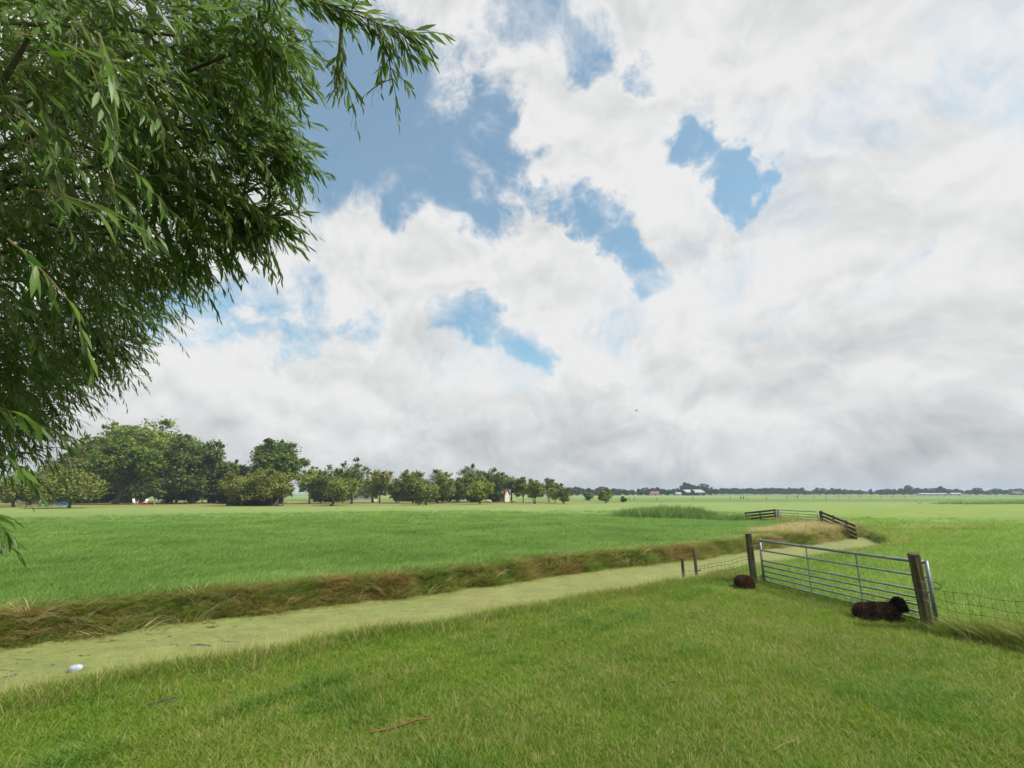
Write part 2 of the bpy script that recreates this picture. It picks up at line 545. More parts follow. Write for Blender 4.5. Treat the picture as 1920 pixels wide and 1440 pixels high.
def scatter(name, label, coll, pos, rot, scl, which):
    me = bpy.data.meshes.new(name)
    n = len(pos)
    me.vertices.add(n)
    me.vertices.foreach_set('co', np.asarray(pos, dtype=np.float32).ravel())
    for nm, typ, data in (('rot', 'FLOAT_VECTOR', rot), ('scl', 'FLOAT_VECTOR', scl), ('which', 'INT', which)):
        a = me.attributes.new(nm, typ, 'POINT')
        a.data.foreach_set('vector' if typ == 'FLOAT_VECTOR' else 'value', np.asarray(data, dtype=np.int32 if typ == 'INT' else np.float32).ravel())
    o = bpy.data.objects.new(name, me)
    col.objects.link(o)
    ng = bpy.data.node_groups.new(name, 'GeometryNodeTree')
    ng.interface.new_socket('Geometry', in_out='INPUT', socket_type='NodeSocketGeometry')
    ng.interface.new_socket('Geometry', in_out='OUTPUT', socket_type='NodeSocketGeometry')
    N, L = ng.nodes, ng.links
    gi, go = N.new('NodeGroupInput'), N.new('NodeGroupOutput')
    ip = N.new('GeometryNodeInstanceOnPoints')
    ci = N.new('GeometryNodeCollectionInfo')
    ci.inputs['Collection'].default_value = coll
    ci.inputs['Separate Children'].default_value = True
    ci.inputs['Reset Children'].default_value = True
    def named(nm, typ):
        q = N.new('GeometryNodeInputNamedAttribute'); q.data_type = typ; q.inputs['Name'].default_value = nm
        return q.outputs['Attribute']
    L.new(gi.outputs[0], ip.inputs['Points'])
    L.new(ci.outputs[0], ip.inputs['Instance'])
    ip.inputs['Pick Instance'].default_value = True
    L.new(named('which', 'INT'), ip.inputs['Instance Index'])
    L.new(named('rot', 'FLOAT_VECTOR'), ip.inputs['Rotation'])
    L.new(named('scl', 'FLOAT_VECTOR'), ip.inputs['Scale'])
    L.new(ip.outputs[0], go.inputs[0])
    md = o.modifiers.new('scatter', 'NODES'); md.node_group = ng
    tag(o, label, kind='stuff')
    return o

m_green = leaf_mat('pasture_grass', (.112, .205, .018), (.180, .270, .030), (.290, .315, .066), 0.42, 0.5)
m_dark = leaf_mat('dung_patch_grass', (.075, .165, .018), (.115, .215, .026), (.17, .25, .040), 0.40, 0.8)
m_straw = leaf_mat('dry_stalks', (.24, .22, .075), (.32, .285, .11), (.38, .33, .15), 0.3, 0.8)
m_lush = leaf_mat('meadow_grass', (.090, .185, .036), (.200, .315, .080), (.315, .410, .150), 0.42, 0.25)
m_right = leaf_mat('ley_grass', (.145, .255, .028), (.215, .325, .050), (.300, .375, .095), 0.42, 0.4)
m_brown = leaf_mat('bank_grass_dead', (.240, .155, .050), (.345, .250, .095), (.46, .36, .17), 0.3, 1.2)
m_bank = leaf_mat('bank_grass', (.115, .190, .024), (.180, .245, .042), (.27, .28, .080), 0.38, 1.0)
m_pale = leaf_mat('bleached_grass', (.38, .30, .16), (.48, .39, .23), (.55, .46, .30), 0.3, 1.2)
m_reed = leaf_mat('reed_leaves', (.130, .215, .070), (.180, .270, .100), (.27, .33, .15), 0.35, 0.7)

def wedge(n, r0, r1, p, half):
    """points over a fan in front of the viewpoint, density falling as r^-p"""
    u = rng.uniform(size=n); k = 2 - p
    if abs(k) < 1e-6: r = r0 * (r1 / r0) ** u
    else: r = (r0 ** k + u * (r1 ** k - r0 ** k)) ** (1 / k)
    a = rng.uniform(-half, half, n)
    return r * np.sin(a), r * np.cos(a)

def stand(x, y, sc, zs=None, lift=0.0):
    """positions, rotations and scales for upright tufts"""
    n = len(x)
    pos = np.stack([x, y, height(x, y) + lift], -1)
    rot = np.stack([rng.normal(0, 0.12, n), rng.normal(0, 0.12, n), rng.uniform(0, 6.28, n)], -1)
    if np.ndim(sc) == 0: sc = np.full(n, sc)
    s = sc * rng.uniform(0.7, 1.3, n)
    scl = np.stack([s, s, s * (1.0 if zs is None else zs)], -1)
    return pos, rot, scl

def clip_grass(x, y):
    s, t = st(x, y)
    return s, t, near_edge(s), far_edge(s)

# grazed pasture at our feet: short, yellowing, with thin straw
pas = tuft_set('pasture_tuft', [
    (m_green, dict(n=18, hmin=.022, hmax=.060, w=.0058, spread=.075, lean=.5, curl=.4, seed=1)),
    (m_green, dict(n=20, hmin=.02, hmax=.052, w=.0058, spread=.085, lean=.65, curl=.45, seed=2)),
    (m_green, dict(n=16, hmin=.035, hmax=.085, w=.0055, spread=.06, lean=.55, curl=.5, seed=3)),
    (m_straw, dict(n=7, hmin=.03, hmax=.085, w=.0042, spread=.09, lean=.75, curl=.3, seed=4)),
    (m_straw, dict(n=4, hmin=.06, hmax=.15, w=.0036, spread=.08, lean=.6, curl=.4, seed=5)),
    (m_dark, dict(n=20, hmin=.04, hmax=.10, w=.0060, spread=.07, lean=.5, curl=.5, seed=6)),
])
x, y = wedge(230000, 3.2, 22.0, 1.25, R(58))
s, t, ne, fe = clip_grass(x, y)
patch = wob(x, y, 0.6, 2.0) + 0.6 * wob(x, y, 2.1, 5.0) + 0.5 * sstep(-1.0, 4.0, x) - .2
k = (~right_field(x, y)) & (t < ne + 0.35) & (x < fence_x(y) + 0.05) & (y < 24)
x, y, patch = x[k], y[k], patch[k]
d = np.hypot(x, y)
which = rng.choice(3, len(x), p=[.4, .35, .25])
dry = rng.uniform(size=len(x)) < np.clip(0.23 + 0.18 * patch, 0.03, 0.62)
which[dry] = rng.choice([3, 4], dry.sum(), p=[.7, .3])
clump = wob(x, y, 1.9, 9.0) + 0.7 * wob(x, y, 0.8, 4.0)
dk = rng.uniform(size=len(x)) < np.clip((clump - 0.35) * 0.55, 0, .42); which[dk] = 5
pos, rot, scl = stand(x, y, 0.95 + 0.024 * d, zs=0.86 + 0.32 * wob(x, y, 1.1, 8.0) + 0.35 * np.clip(clump - .5, 0, 1))
scatter('pasture_grass', 'short grazed pasture grass with straw-coloured stalks', pas, pos, rot, scl, which)

# ley behind the gate: longer, bright, brushed by the wind
ley = tuft_set('ley_tuft', [
    (m_right, dict(n=16, hmin=.09, hmax=.17, w=.009, spread=.10, lean=.35, curl=.4, seed=11, wind=(.45, .1))),
    (m_right, dict(n=18, hmin=.07, hmax=.15, w=.009, spread=.12, lean=.45, curl=.4, seed=12, wind=(.5, .2))),
    (m_right, dict(n=14, hmin=.10, hmax=.20, w=.008, spread=.10, lean=.3, curl=.5, seed=13, wind=(.55, .0))),
])
x, y = wedge(190000, 7.5, 70.0, 1.7, R(58))
k = right_field(x, y) & (x > fence_x(y) + 0.12)
s, t, ne, fe = clip_grass(x, y)
k &= (t < ne + 0.25) | (s > 39)
k &= rng.uniform(size=len(x)) > sstep(24, 64, np.hypot(x, y))
x, y = x[k], y[k]; d = np.hypot(x, y)
pos, rot, scl = stand(x, y, 0.8 + 0.035 * d, zs=1.0 / (1 + np.maximum(d - 12, 0) * 0.028))
rot[:, 2] = rng.normal(0, 0.7, len(x))
scatter('ley_grass', 'long bright green grass behind the gate', ley, pos, rot, scl, rng.integers(0, 3, len(x)))

# meadow across the ditch
mea = tuft_set('meadow_tuft', [
    (m_lush, dict(n=18, hmin=.10, hmax=.20, w=.0085, spread=.13, lean=.35, curl=.4, seed=21, wind=(.4, .1))),
    (m_lush, dict(n=20, hmin=.08, hmax=.17, w=.0085, spread=.15, lean=.45, curl=.45, seed=22, wind=(.45, .2))),
    (m_lush, dict(n=16, hmin=.10, hmax=.22, w=.008, spread=.12, lean=.3, curl=.5, seed=23, wind=(.5, .0))),
])
x, y = wedge(270000, 11.0, 66.0, 1.75, R(60))
s, t, ne, fe = clip_grass(x, y)
k = (t > fe + 0.85) & ~right_field(x, y) & ((s < 38) | (t > 13))
edge = np.interp(x, [-140, -81, -42, -6, 12, 30], [72, 79.5, 83.5, 93, 103, 112])
k &= y < edge
k &= rng.uniform(size=len(x)) > 0.92 * sstep(24, 66, np.hypot(x, y))
x, y = x[k], y[k]; d = np.hypot(x, y)
hz = 1.0 + 0.38 * wob(x, y * 1.6, 0.32, 4.0) + 0.22 * wob(x, y * 1.4, 1.2, 6.0)
pos, rot, scl = stand(x, y, 0.75 + 0.032 * d, zs=hz * .85 / (1 + np.maximum(d - 14, 0) * 0.032))
rot[:, 2] = rng.normal(0.2, 0.8, len(x))
scatter('meadow_grass', 'lush green meadow grass across the ditch', mea, pos, rot, scl, rng.integers(0, 3, len(x)))

# far bank: dead, drooping tussocks between green ones
bnk = tuft_set('bank_tuft', [
    (m_brown, dict(n=26, hmin=.18, hmax=.38, w=.010, spread=.09, lean=.7, curl=.95, seed=31, seg=4)),
    (m_brown, dict(n=22, hmin=.15, hmax=.32, w=.010, spread=.10, lean=.8, curl=1.0, seed=32, seg=4)),
    (m_bank, dict(n=24, hmin=.16, hmax=.34, w=.011, spread=.10, lean=.6, curl=.8, seed=33, seg=4)),
    (m_bank, dict(n=22, hmin=.12, hmax=.28, w=.011, spread=.11, lean=.6, curl=.8, seed=34, seg=4)),
    (m_pale, dict(n=20, hmin=.20, hmax=.42, w=.009, spread=.08, lean=.6, curl=.8, seed=35, seg=4)),
    (m_straw, dict(n=7, hmin=.30, hmax=.60, w=.005, spread=.08, lean=.35, curl=.25, seed=36, seg=4)),
])
n = 15000
s = -13 + 53 * rng.uniform(size=n) ** 1.15
t = far_edge(s) + rng.uniform(-0.02, 1.05, n)
x, y = xy(s, t)
q = wob(s, t * 2, 0.9, 1.0) + 0.7 * wob(s, t, 3.1, 2.0)
up_ = (t - far_edge(s)) / 1.05
which = np.where(q + rng.normal(0, .5, n) + 0.35 * up_ > 0.46, rng.choice([0, 1], n), rng.choice([2, 3], n))
pal = (rng.uniform(size=n) < 0.05 + 0.45 * sstep(22, 30, s) * (q > -.4)); which[pal] = 4
stk = rng.uniform(size=n) < 0.004; which[stk] = 5
pos, rot, scl = stand(x, y, 0.74)
scl[:, 2] *= (1 - 0.4 * up_)
# lean over the water
rot[:, 0] += 0.0
keep = s < 37.5
m = 170
s9 = rng.uniform(-12, 34, m); t9 = far_edge(s9) + rng.uniform(-.05, .5, m)
x9, y9 = xy(s9, t9)
p9, r9, c9 = stand(x9, y9, 1.2)
pos, rot, scl = np.concatenate([pos, p9]), np.concatenate([rot, r9]), np.concatenate([scl, c9])
which = np.concatenate([which, rng.choice([0, 1, 2, 4, 4], m)]); keep = np.concatenate([keep, np.ones(m, bool)])
scatter('bank_grass', 'brown and green drooping grass along the far ditch bank', bnk, pos[keep], rot[keep], scl[keep], which[keep])

# near bank: thin seeding grass over the water's edge
nbk = tuft_set('water_edge_tuft', [
    (m_straw, dict(n=9, hmin=.10, hmax=.26, w=.0045, spread=.10, lean=.4, curl=.35, seed=41, seg=3)),
    (m_green, dict(n=16, hmin=.07, hmax=.17, w=.007, spread=.09, lean=.5, curl=.4, seed=42)),
    (m_bank, dict(n=14, hmin=.08, hmax=.18, w=.007, spread=.10, lean=.5, curl=.5, seed=43)),
])
n = 13000
s = -12 + 50 * rng.uniform(size=n) ** 1.3
t = near_edge(s) + rng.normal(0.05, 0.28, n)
x, y = xy(s, t)
k = (t < near_edge(s) + .8)
s, t, x, y = s[k], t[k], x[k], y[k]
pos, rot, scl = stand(x, y, 1.05)
scatter('water_edge_grass', 'thin seeding grass along the near edge of the ditch', nbk, pos, rot, scl,
        rng.choice(3, len(x), p=[.34, .36, .30]))

# rank grass grown through the wire fence, blown towards the gate
fen = tuft_set('fence_tuft', [
    (m_bank, dict(n=26, hmin=.28, hmax=.52, w=.008, spread=.12, lean=.3, curl=.4, seed=51, seg=4, wind=(-.28, .20))),
    (m_straw, dict(n=22, hmin=.30, hmax=.58, w=.006, spread=.12, lean=.3, curl=.4, seed=52, seg=4, wind=(-.32, .24))),
    (m_bank, dict(n=22, hmin=.15, hmax=.32, w=.008, spread=.12, lean=.4, curl=.5, seed=53, seg=3)),
])
n = 1500
u = rng.uniform(size=n)
y = 8.95 - u * 4.2
x = fence_x(y) + rng.normal(0.12, 0.17, n)
pos, rot, scl = stand(x, y, 0.95)
rot[:, 2] = rng.normal(0, 0.4, n)
scl *= (0.62 + 0.28 * sstep(0, 0.25, u))[:, None]
# some at the foot of the gate and round the posts
n2 = 420
u2 = rng.uniform(size=n2)
gx = 6.45 + (7.28 - 6.45) * u2 + rng.normal(0.05, 0.09, n2); gy = 13.2 + (9.0 - 13.2) * u2 + rng.normal(0, 0.09, n2)
p2, r2, s2 = stand(gx, gy, 0.34)
w2_ = np.full(n2, 2)
# and along the short wire by the ditch
n3_ = 300
u3 = rng.uniform(size=n3_)
gx = 5.3 + (6.3 - 5.3) * u3 + rng.normal(0, .2, n3_); gy = 14.75 + (13.4 - 14.75) * u3 + rng.normal(0, .2, n3_)
p3, r3, s3 = stand(gx, gy, 0.5)
scatter('fence_grass', 'rank wind-blown grass along the wire fence', fen, np.concatenate([pos, p2, p3]), np.concatenate([rot, r2, r3]),
        np.concatenate([scl, s2, s3]), np.concatenate([rng.choice(3, n, p=[.45, .17, .38]), w2_, rng.choice([0, 2, 2, 1], n3_)]))

# bleached and weedy growth round the far gate, brown strip in the dip, verge of the orchard
n = 2600
s = rng.uniform(27, 40, n); t = rng.uniform(13.0, 17.2, n)
k = rng.uniform(size=n) < np.clip(1.15 - np.abs(t - 13.7 - (s - 27) * 0.16) / 2.0, 0, 1)
s, t = s[k], t[k]; x, y = xy(s, t); n = len(s)
which = np.where(wob(x, y, .8, 3.) + rng.normal(0, .4, n) > -0.1, 4, rng.choice([2, 3, 0], n))
pos, rot, scl = stand(x, y, 1.15)
P_, R_, S_, W_ = [pos], [rot], [scl], [which]
for (cx, cy, rx, ry, m, h) in ((26.8, 31.6, 3.2, .8, 420, .95), (21.6, 38.8, .7, 2.2, 420, 1.25), (20.2, 42.6, 1.2, .4, 160, 1.0), (22.0, 34.5, .5, 2.5, 300, 1.2)):
    x = cx + rng.normal(0, .6, m) * rx; y = cy + rng.normal(0, .6, m) * ry
    a, b, c_ = stand(x, y, h); P_.append(a); R_.append(b); S_.append(c_)
    W_.append(rng.choice([0, 2, 3, 4, 5], m, p=[.25, .3, .25, .1, .1]))
scatter('rough_grass', 'bleached rough grass around the far gate', bnk, np.concatenate(P_), np.concatenate(R_), np.concatenate(S_), np.concatenate(W_))

# reeds in the cross ditch
ree = tuft_set('reed_tuft', [
    (m_reed, dict(n=16, hmin=.55, hmax=1.15, w=.030, spread=.30, lean=.18, curl=.22, seed=61, seg=4, wind=(.16, 0))),
    (m_reed, dict(n=16, hmin=.50, hmax=1.05, w=.032, spread=.32, lean=.22, curl=.3, seed=62, seg=4, wind=(.2, 0))),
    (m_reed, dict(n=14, hmin=.40, hmax=.90, w=.030, spread=.30, lean=.3, curl=.35, seed=63, seg=4, wind=(.2, 0))),
])
n = 1400
u = rng.uniform(size=n)
x = 9.9 + u * 9.4 + rng.normal(0, .5, n)
y = 48.6 - u * 2.6 + rng.normal(0, 1.1, n)
env = np.clip(np.sin(np.clip(u, 0.02, .98) * math.pi) ** 0.55, .25, 1)
pos, rot, scl = stand(x, y, 1.25); rot[:, 2] = rng.normal(0, .5, n)
scl *= env[:, None]
m = 130
x8 = 18.9 + rng.normal(0, .5, m); y8 = 42.4 + rng.normal(0, .5, m)
p8, r8, c8 = stand(x8, y8, .8)
pos, rot, scl = np.concatenate([pos, p8]), np.concatenate([rot, r8]), np.concatenate([scl, c8]); n += m
scatter('reed_bed', 'clump of green reeds standing in the meadow', ree, pos, rot, scl, rng.integers(0, 3, n))
n = 420
u = rng.uniform(size=n)
x = 88 + u * 90 + rng.normal(0, 2, n); y = 104 + u * 10 + rng.normal(0, 1.2, n)
pos, rot, scl = stand(x, y, 1.9)
scl[:, 2] *= 0.32 + 0.4 * u
scl[:, 0] *= 1.6; scl[:, 1] *= 1.6
scatter('ditch_side_reeds', 'low line of reeds along the distant ditch', ree, pos, rot, scl, rng.integers(0, 3, n))

# ------------------------------------------------------------------ trees
m_bark = noisy_mat('bark', (.055, .045, .032), (.125, .105, .075), 9.0, 0.95, bmp=0.6, stretch=(1, 1, .3))
m_bark_pale = noisy_mat('pale_bark', (.15, .13, .10), (.27, .24, .19), 9.0, 0.95, bmp=0.5, stretch=(1, 1, .3))

def rand_dirs(n, g):
    v = g.normal(size=(n, 3))
    return v / np.linalg.norm(v, axis=1)[:, None]

def leaf_cards(c, g, size, flat=0.35, out=None):
    """small folded leaf-shaped faces at the given centres: 4 corners, 2 triangles each"""
    n = len(c)
    a = rand_dirs(n, g)
    a[:, 2] *= 0.6
    a /= np.linalg.norm(a, axis=1)[:, None]
    up = rand_dirs(n, g) * 0.75 + np.array([0, 0, 0.55])
    if out is not None: up = up + out * 0.9
    b = np.cross(up, a); b /= (np.linalg.norm(b, axis=1)[:, None] + 1e-9)
    nn = np.cross(a, b)
    s = size * g.uniform(0.6, 1.35, n)[:, None]
    v = np.empty((n, 4, 3))
    v[:, 0] = c - a * s * .5
    v[:, 1] = c + b * s * flat + nn * s * .08
    v[:, 2] = c + a * s * .5 - nn * s * .1
    v[:, 3] = c - b * s * flat + nn * s * .08
    i = np.arange(n)[:, None] * 4
    q = np.concatenate([i + np.array([[0, 1, 2]]), i + np.array([[0, 2, 3]])], 0)
    return v.reshape(-1, 3), q

def limb(mb, a, b, r0, r1, bend, g, n=6, seg=5):
    a, b = np.array(a, float), np.array(b, float)
    off = g.normal(0, bend, 3) * np.linalg.norm(b - a)
    pts, rad = [], []
    for k in range(seg + 1):
        u = k / seg
        p = a * (1 - u) + b * u + off * math.sin(u * math.pi) + np.array([0, 0, 0.10 * np.linalg.norm(b - a) * u * (1 - u)])
        pts.append(p); rad.append(r0 * (1 - u) + r1 * u)
    mb.tube(pts, rad, n, cap=True, wob=0.06)
    return pts

def grow_tree(name, h, w, z0, seed, mat, bark=None, lobes=11, clumps=170, per=42, leaf=.34, r=.28, lean=(0, 0), depth=None,
              trunks=1, open_=0.0, skirt=0.0, lobe_r=.42, crown_shift=(0, 0), top_pow=1.0, spray=.55):
    """a tapered trunk with limbs (part trunk) and a lumpy crown of leaf-sized faces (part crown)"""
    g = np.random.default_rng(seed)
    d = depth or w
    mb = MB()
    ctr = np.array([lean[0] + crown_shift[0], lean[1] + crown_shift[1], (h + z0) / 2])
    rad = np.array([w / 2, d / 2, (h - z0) / 2])
    # lobes spread over the crown's envelope
    L = []
    tries = 0
    while len(L) < lobes and tries < 400:
        tries += 1
        v = rand_dirs(1, g)[0]
        if v[2] < -0.75 and skirt <= 0: continue
        rr = lobe_r * g.uniform(.55, 1.25)
        k = 1 - rr * 0.9
        p = v * k * g.uniform(.6, 1.08)
        if p[2] > 0 and top_pow != 1.0:
            sh = 1 - (p[2]) ** 1.0 * (top_pow - 1)
            p[0] *= sh; p[1] *= sh
        if any(np.linalg.norm(p - q) < 0.30 for q, _ in L): continue
        L.append((p, rr))
    L.append((np.array([0, 0, 0.05]), .5))
    forks = []
    for k in range(trunks):
        off = np.array([0, 0, 0.0]) if trunks == 1 else np.array([g.normal(0, .12) * w * .25, g.normal(0, .1), 0])
        f = np.array([lean[0] * .55, lean[1] * .55, max(z0 * 1.15, h * .22)]) + off * 3
        limb(mb, off + np.array([0, 0, -.15]), f, r * (1.25 if trunks == 1 else .8), r * .72, .03, g, 9)
        forks.append(f)
    mb.tube([(0, 0, -.2), (0, 0, .25)], [r * 1.6, r * 1.1], 9, wob=.1)
    cents, outs = [], []
    tot = sum(rr ** 2 for _, rr in L)
    for (p, rr) in L:
        wp = ctr + p * rad
        f = forks[g.integers(len(forks))]
        limb(mb, f, wp, r * .42, r * .10, .10, g, 5)
        m = max(3, int(clumps * rr ** 2 / tot))
        dv = rand_dirs(m, g)
        rad_l = rr * g.uniform(.70, 1.06, m) ** 1.0
        cp = p + dv * rad_l[:, None]
        if open_ > 0: cp = cp[g.uniform(size=m) > open_]; dv = dv[:len(cp)]
        cw = ctr + cp * rad
        ok = cw[:, 2] > (z0 * .8 if skirt <= 0 else .25)
        cw = cw[ok]; dv = dv[:len(ok)][ok]
        for q in cw[:: max(1, len(cw) // 5)]:
            limb(mb, wp, q, r * .10, r * .03, .08, g, 3, 3)
        cents.append(cw); outs.append(dv)
    # shoots that stick out of the outline
    for (p, rr) in L[:-1]:
        for _ in range(3):
            dv = p / (np.linalg.norm(p) + .01) + rand_dirs(1, g)[0] * .7 + np.array([0, 0, .45]); dv /= np.linalg.norm(dv)
            a = ctr + (p + dv * rr * .8) * rad
            n_ = 4
            ln = g.uniform(.06, .15) * min(w, h, 6.5)
            q = np.array([a + dv * ln * (k / n_) for k in range(1, n_ + 1)]); q[:, 2] = np.maximum(q[:, 2], .3)
            cents.append(q); outs.append(np.repeat(dv[None], n_, 0))
    n_sh = 12 * (len(L) - 1)
    cw = np.concatenate(cents); ov = np.concatenate(outs)
    sp = spray * (w / 10) ** .5
    per = int(per * 1.15)
    spr = np.full(len(cw), sp); spr[len(cw) - n_sh:] *= .36
    cen = np.repeat(cw, per, 0) + np.clip(g.normal(0, 1, (len(cw) * per, 3)), -1.9, 1.9) * np.repeat(spr, per)[:, None] * np.array([1, 1, .7])
    drop = np.ones(len(cen), bool); drop[(len(cw) - n_sh) * per:] = g.uniform(size=n_sh * per) < .45
    o = np.repeat(ov, per, 0)
    cen, o = cen[drop], o[drop]
    cen[:, 2] = np.maximum(cen[:, 2], 0.12)
    v, q = leaf_cards(cen, g, leaf * 1.3, out=o)
    return mb, v, q

def tree(name, label, cat, group, loc, mat, bark=None, **kw):
    root = empty(name, (loc[0], loc[1], float(height(np.array(loc[0]), np.array(loc[1])))))
    mb, v, q = grow_tree(name, mat=mat, **kw)
    tr = mb.build('trunk', bark or m_bark, root, smooth=True)
    cr = np_mesh('crown', v, tris=q, mat=mat, parent=root)
    tag(root, label, cat, group)
    return root

f_chest = leaf_mat('chestnut_leaves', (0.078, 0.126, 0.014), (0.135, 0.193, 0.020), (0.230, 0.270, 0.030), 0.32, .5)
f_maple = leaf_mat('maple_leaves', (0.114, 0.161, 0.027), (0.186, 0.241, 0.045), (0.268, 0.298, 0.068), 0.3, .5)
f_dark = leaf_mat('dark_leaves', (0.052, 0.088, 0.015), (0.097, 0.138, 0.025), (0.154, 0.184, 0.037), 0.25, .5)
f_beech = leaf_mat('copper_green_leaves', (0.089, 0.100, 0.020), (0.138, 0.152, 0.030), (0.186, 0.193, 0.042), 0.25, .5)
f_round = leaf_mat('walnut_leaves', (0.062, 0.104, 0.018), (0.104, 0.155, 0.026), (0.166, 0.209, 0.036), 0.3, .6)
f_apple = leaf_mat('apple_leaves', (0.122, 0.153, 0.030), (0.195, 0.226, 0.047), (0.300, 0.289, 0.072), 0.28, .9)
f_apple_y = leaf_mat('laden_apple_leaves', (0.123, 0.148, 0.030), (0.185, 0.207, 0.042), (0.266, 0.249, 0.060), 0.28, .9)
f_pear = leaf_mat('pear_leaves', (0.089, 0.129, 0.027), (0.138, 0.184, 0.040), (0.218, 0.241, 0.062), 0.25, .9)
f_yellow = leaf_mat('yellowing_leaves', (0.171, 0.185, 0.035), (0.257, 0.249, 0.050), (0.342, 0.286, 0.070), 0.3, .9)
f_lime = leaf_mat('light_leaves', (0.170, 0.217, 0.037), (0.259, 0.298, 0.052), (0.373, 0.378, 0.081), 0.3, .9)
f_far = leaf_mat('distant_leaves', (.030, .050, .016), (.050, .076, .024), (.075, .100, .034), 0.15, .05)

GV = 'trees of the garden grove'
tree('maple_tree', 'tallest tree of the grove, light green crown rising above the chestnut', 'tree', GV, (-92, 124), f_maple,
     h=20.5, w=25, z0=4.5, seed=1, lobes=17, clumps=330, per=40, leaf=.5, r=.42, lobe_r=.34)
tree('beech_tree', 'brownish green dense tree at the left flank of the grove', 'tree', GV, (-97, 111), f_beech,
     h=12.6, w=17, z0=.8, seed=2, lobes=15, clumps=300, per=40, leaf=.42, r=.35, skirt=1, lobe_r=.36)
tree('rear_tree', 'olive green tree peeping over the left shoulder of the grove', 'tree', GV, (-106, 126), f_maple,
     h=18.0, w=14, z0=4, seed=3, lobes=12, clumps=220, per=40, leaf=.5, r=.35, lobe_r=.36)
tree('chestnut_tree', 'bright green chestnut with a thick leaning trunk, white chair beside it', 'tree', GV, (-80.5, 101), f_chest,
     h=13.6, w=14.5, z0=2.4, seed=4, lobes=16, clumps=330, per=40, leaf=.44, r=.5, lean=(1.6, 0), lobe_r=.36)
tree('dark_tree', 'big dark green tree with a dense dome at the right of the grove', 'tree', GV, (-69.5, 108), f_dark,
     h=16.2, w=15.5, z0=1.4, seed=5, lobes=17, clumps=380, per=40, leaf=.42, r=.42, skirt=1, lobe_r=.36)
tree('lower_tree', 'lower olive tree leaning out on the right edge of the grove', 'tree', GV, (-63.5, 112), f_pear,
     h=9.6, w=8.5, z0=.9, seed=6, lobes=10, clumps=190, per=36, leaf=.36, r=.25, skirt=1)
tree('spruce_tree', 'bluish dark tree far back between the grove and the round tree', 'tree', GV, (-88, 158), f_dark,
     h=11.4, w=8, z0=.8, seed=7, lobes=9, clumps=120, per=36, leaf=.5, r=.25, skirt=1, top_pow=1.5)
tree('young_tree', 'young grey-green tree with twin stems in front of the dark tree', 'tree', GV, (-72.5, 101.5), f_pear,
     h=4.5, w=4.2, z0=1.3, seed=8, lobes=6, clumps=46, per=30, leaf=.30, r=.16, trunks=2)

OR = 'old orchard trees'
A = dict(lobes=10, per=34, leaf=.27, lobe_r=.42)
tree('apple_tree', 'apple tree drooping over the garden table left of the grove', 'tree', OR, (-67.5, 76), f_apple_y,
     h=5.6, w=9.0, z0=.7, seed=20, clumps=130, r=.2, skirt=1, **A)
tree('apple_tree', 'leftmost apple tree, half hidden by the willow branches', 'tree', OR, (-82, 82), f_apple_y,
     h=5.2, w=8.5, z0=.8, seed=21, clumps=110, r=.2, skirt=1, **A)
tree('apple_tree', 'second apple tree behind the hanging willow twigs, darker', 'tree', OR, (-92, 95), f_apple,
     h=7.6, w=11.0, z0=.8, seed=22, clumps=120, r=.2, skirt=1, **A)
tree('walnut_tree', 'round rich green tree towering behind the wooden shed', 'tree', OR, (-53.5, 111), f_round,
     h=13.8, w=12.8, z0=4.0, seed=23, clumps=330, per=38, leaf=.40, r=.38, lobes=15, lobe_r=.36)
tree('apple_tree', 'yellowish apple tree hanging over the left end of the shed', 'tree', OR, (-48.5, 89.5), f_apple_y,
     h=5.9, w=8.1, z0=.8, seed=24, clumps=120, r=.17, skirt=1, **A)
tree('apple_tree', 'laden apple tree over the right end of the shed', 'tree', OR, (-43.2, 89.5), f_apple_y,
     h=6.4, w=7.6, z0=.9, seed=25, clumps=120, r=.17, skirt=1, **A)
tree('pale_tree', 'slim olive tree with a pale straight trunk right of the shed', 'tree', OR, (-43.5, 107), f_lime,
     bark=m_bark_pale, h=6.9, w=6.1, z0=2.0, seed=26, clumps=80, r=.2, **A)
tree('distant_tree', 'dark round tree far behind the pale trunk', 'tree', OR, (-60, 152), f_dark,
     h=9.7, w=12.2, z0=.5, seed=27, clumps=110, r=.2, skirt=1, **A)
tree('distant_tree', 'low dark tree far behind the leaning apple tree', 'tree', OR, (-52, 150), f_round,
     h=7.1, w=14.6, z0=.4, seed=28, clumps=110, r=.2, skirt=1, **A)
tree('apple_tree', 'apple tree with a dark trunk leaning steeply to the right', 'tree', OR, (-32.7, 90), f_apple,
     h=4.9, w=6.3, z0=1.2, seed=29, clumps=80, r=.17, lean=(1.8, 0), **A)
tree('pear_tree', 'tall ragged pear tree, taller half of the pair behind the leaning apple', 'tree', OR, (-33.5, 104), f_pear,
     h=8.9, w=7.1, z0=2.2, seed=30, lobes=13, clumps=110, per=26, leaf=.25, r=.2, lobe_r=.30, open_=.25)
tree('pear_tree', 'tall ragged pear tree on the left of the pair behind the leaning apple', 'tree', OR, (-37.8, 105), f_pear,
     h=8.0, w=6.6, z0=1.8, seed=31, lobes=12, clumps=100, per=26, leaf=.25, r=.18, lobe_r=.32, open_=.2)
tree('light_tree', 'light green bushy tree left of the yellow tree', 'tree', OR, (-33.0, 118), f_lime,
     h=6.4, w=7.3, z0=.9, seed=32, clumps=110, r=.18, skirt=1, trunks=2, **A)
tree('yellow_tree', 'tree turning yellow at its top', 'tree', OR, (-30.6, 115), f_yellow,
     h=8.2, w=6.1, z0=1.6, seed=33, clumps=90, r=.18, lobes=10, per=30, leaf=.26, lobe_r=.36, open_=.1)
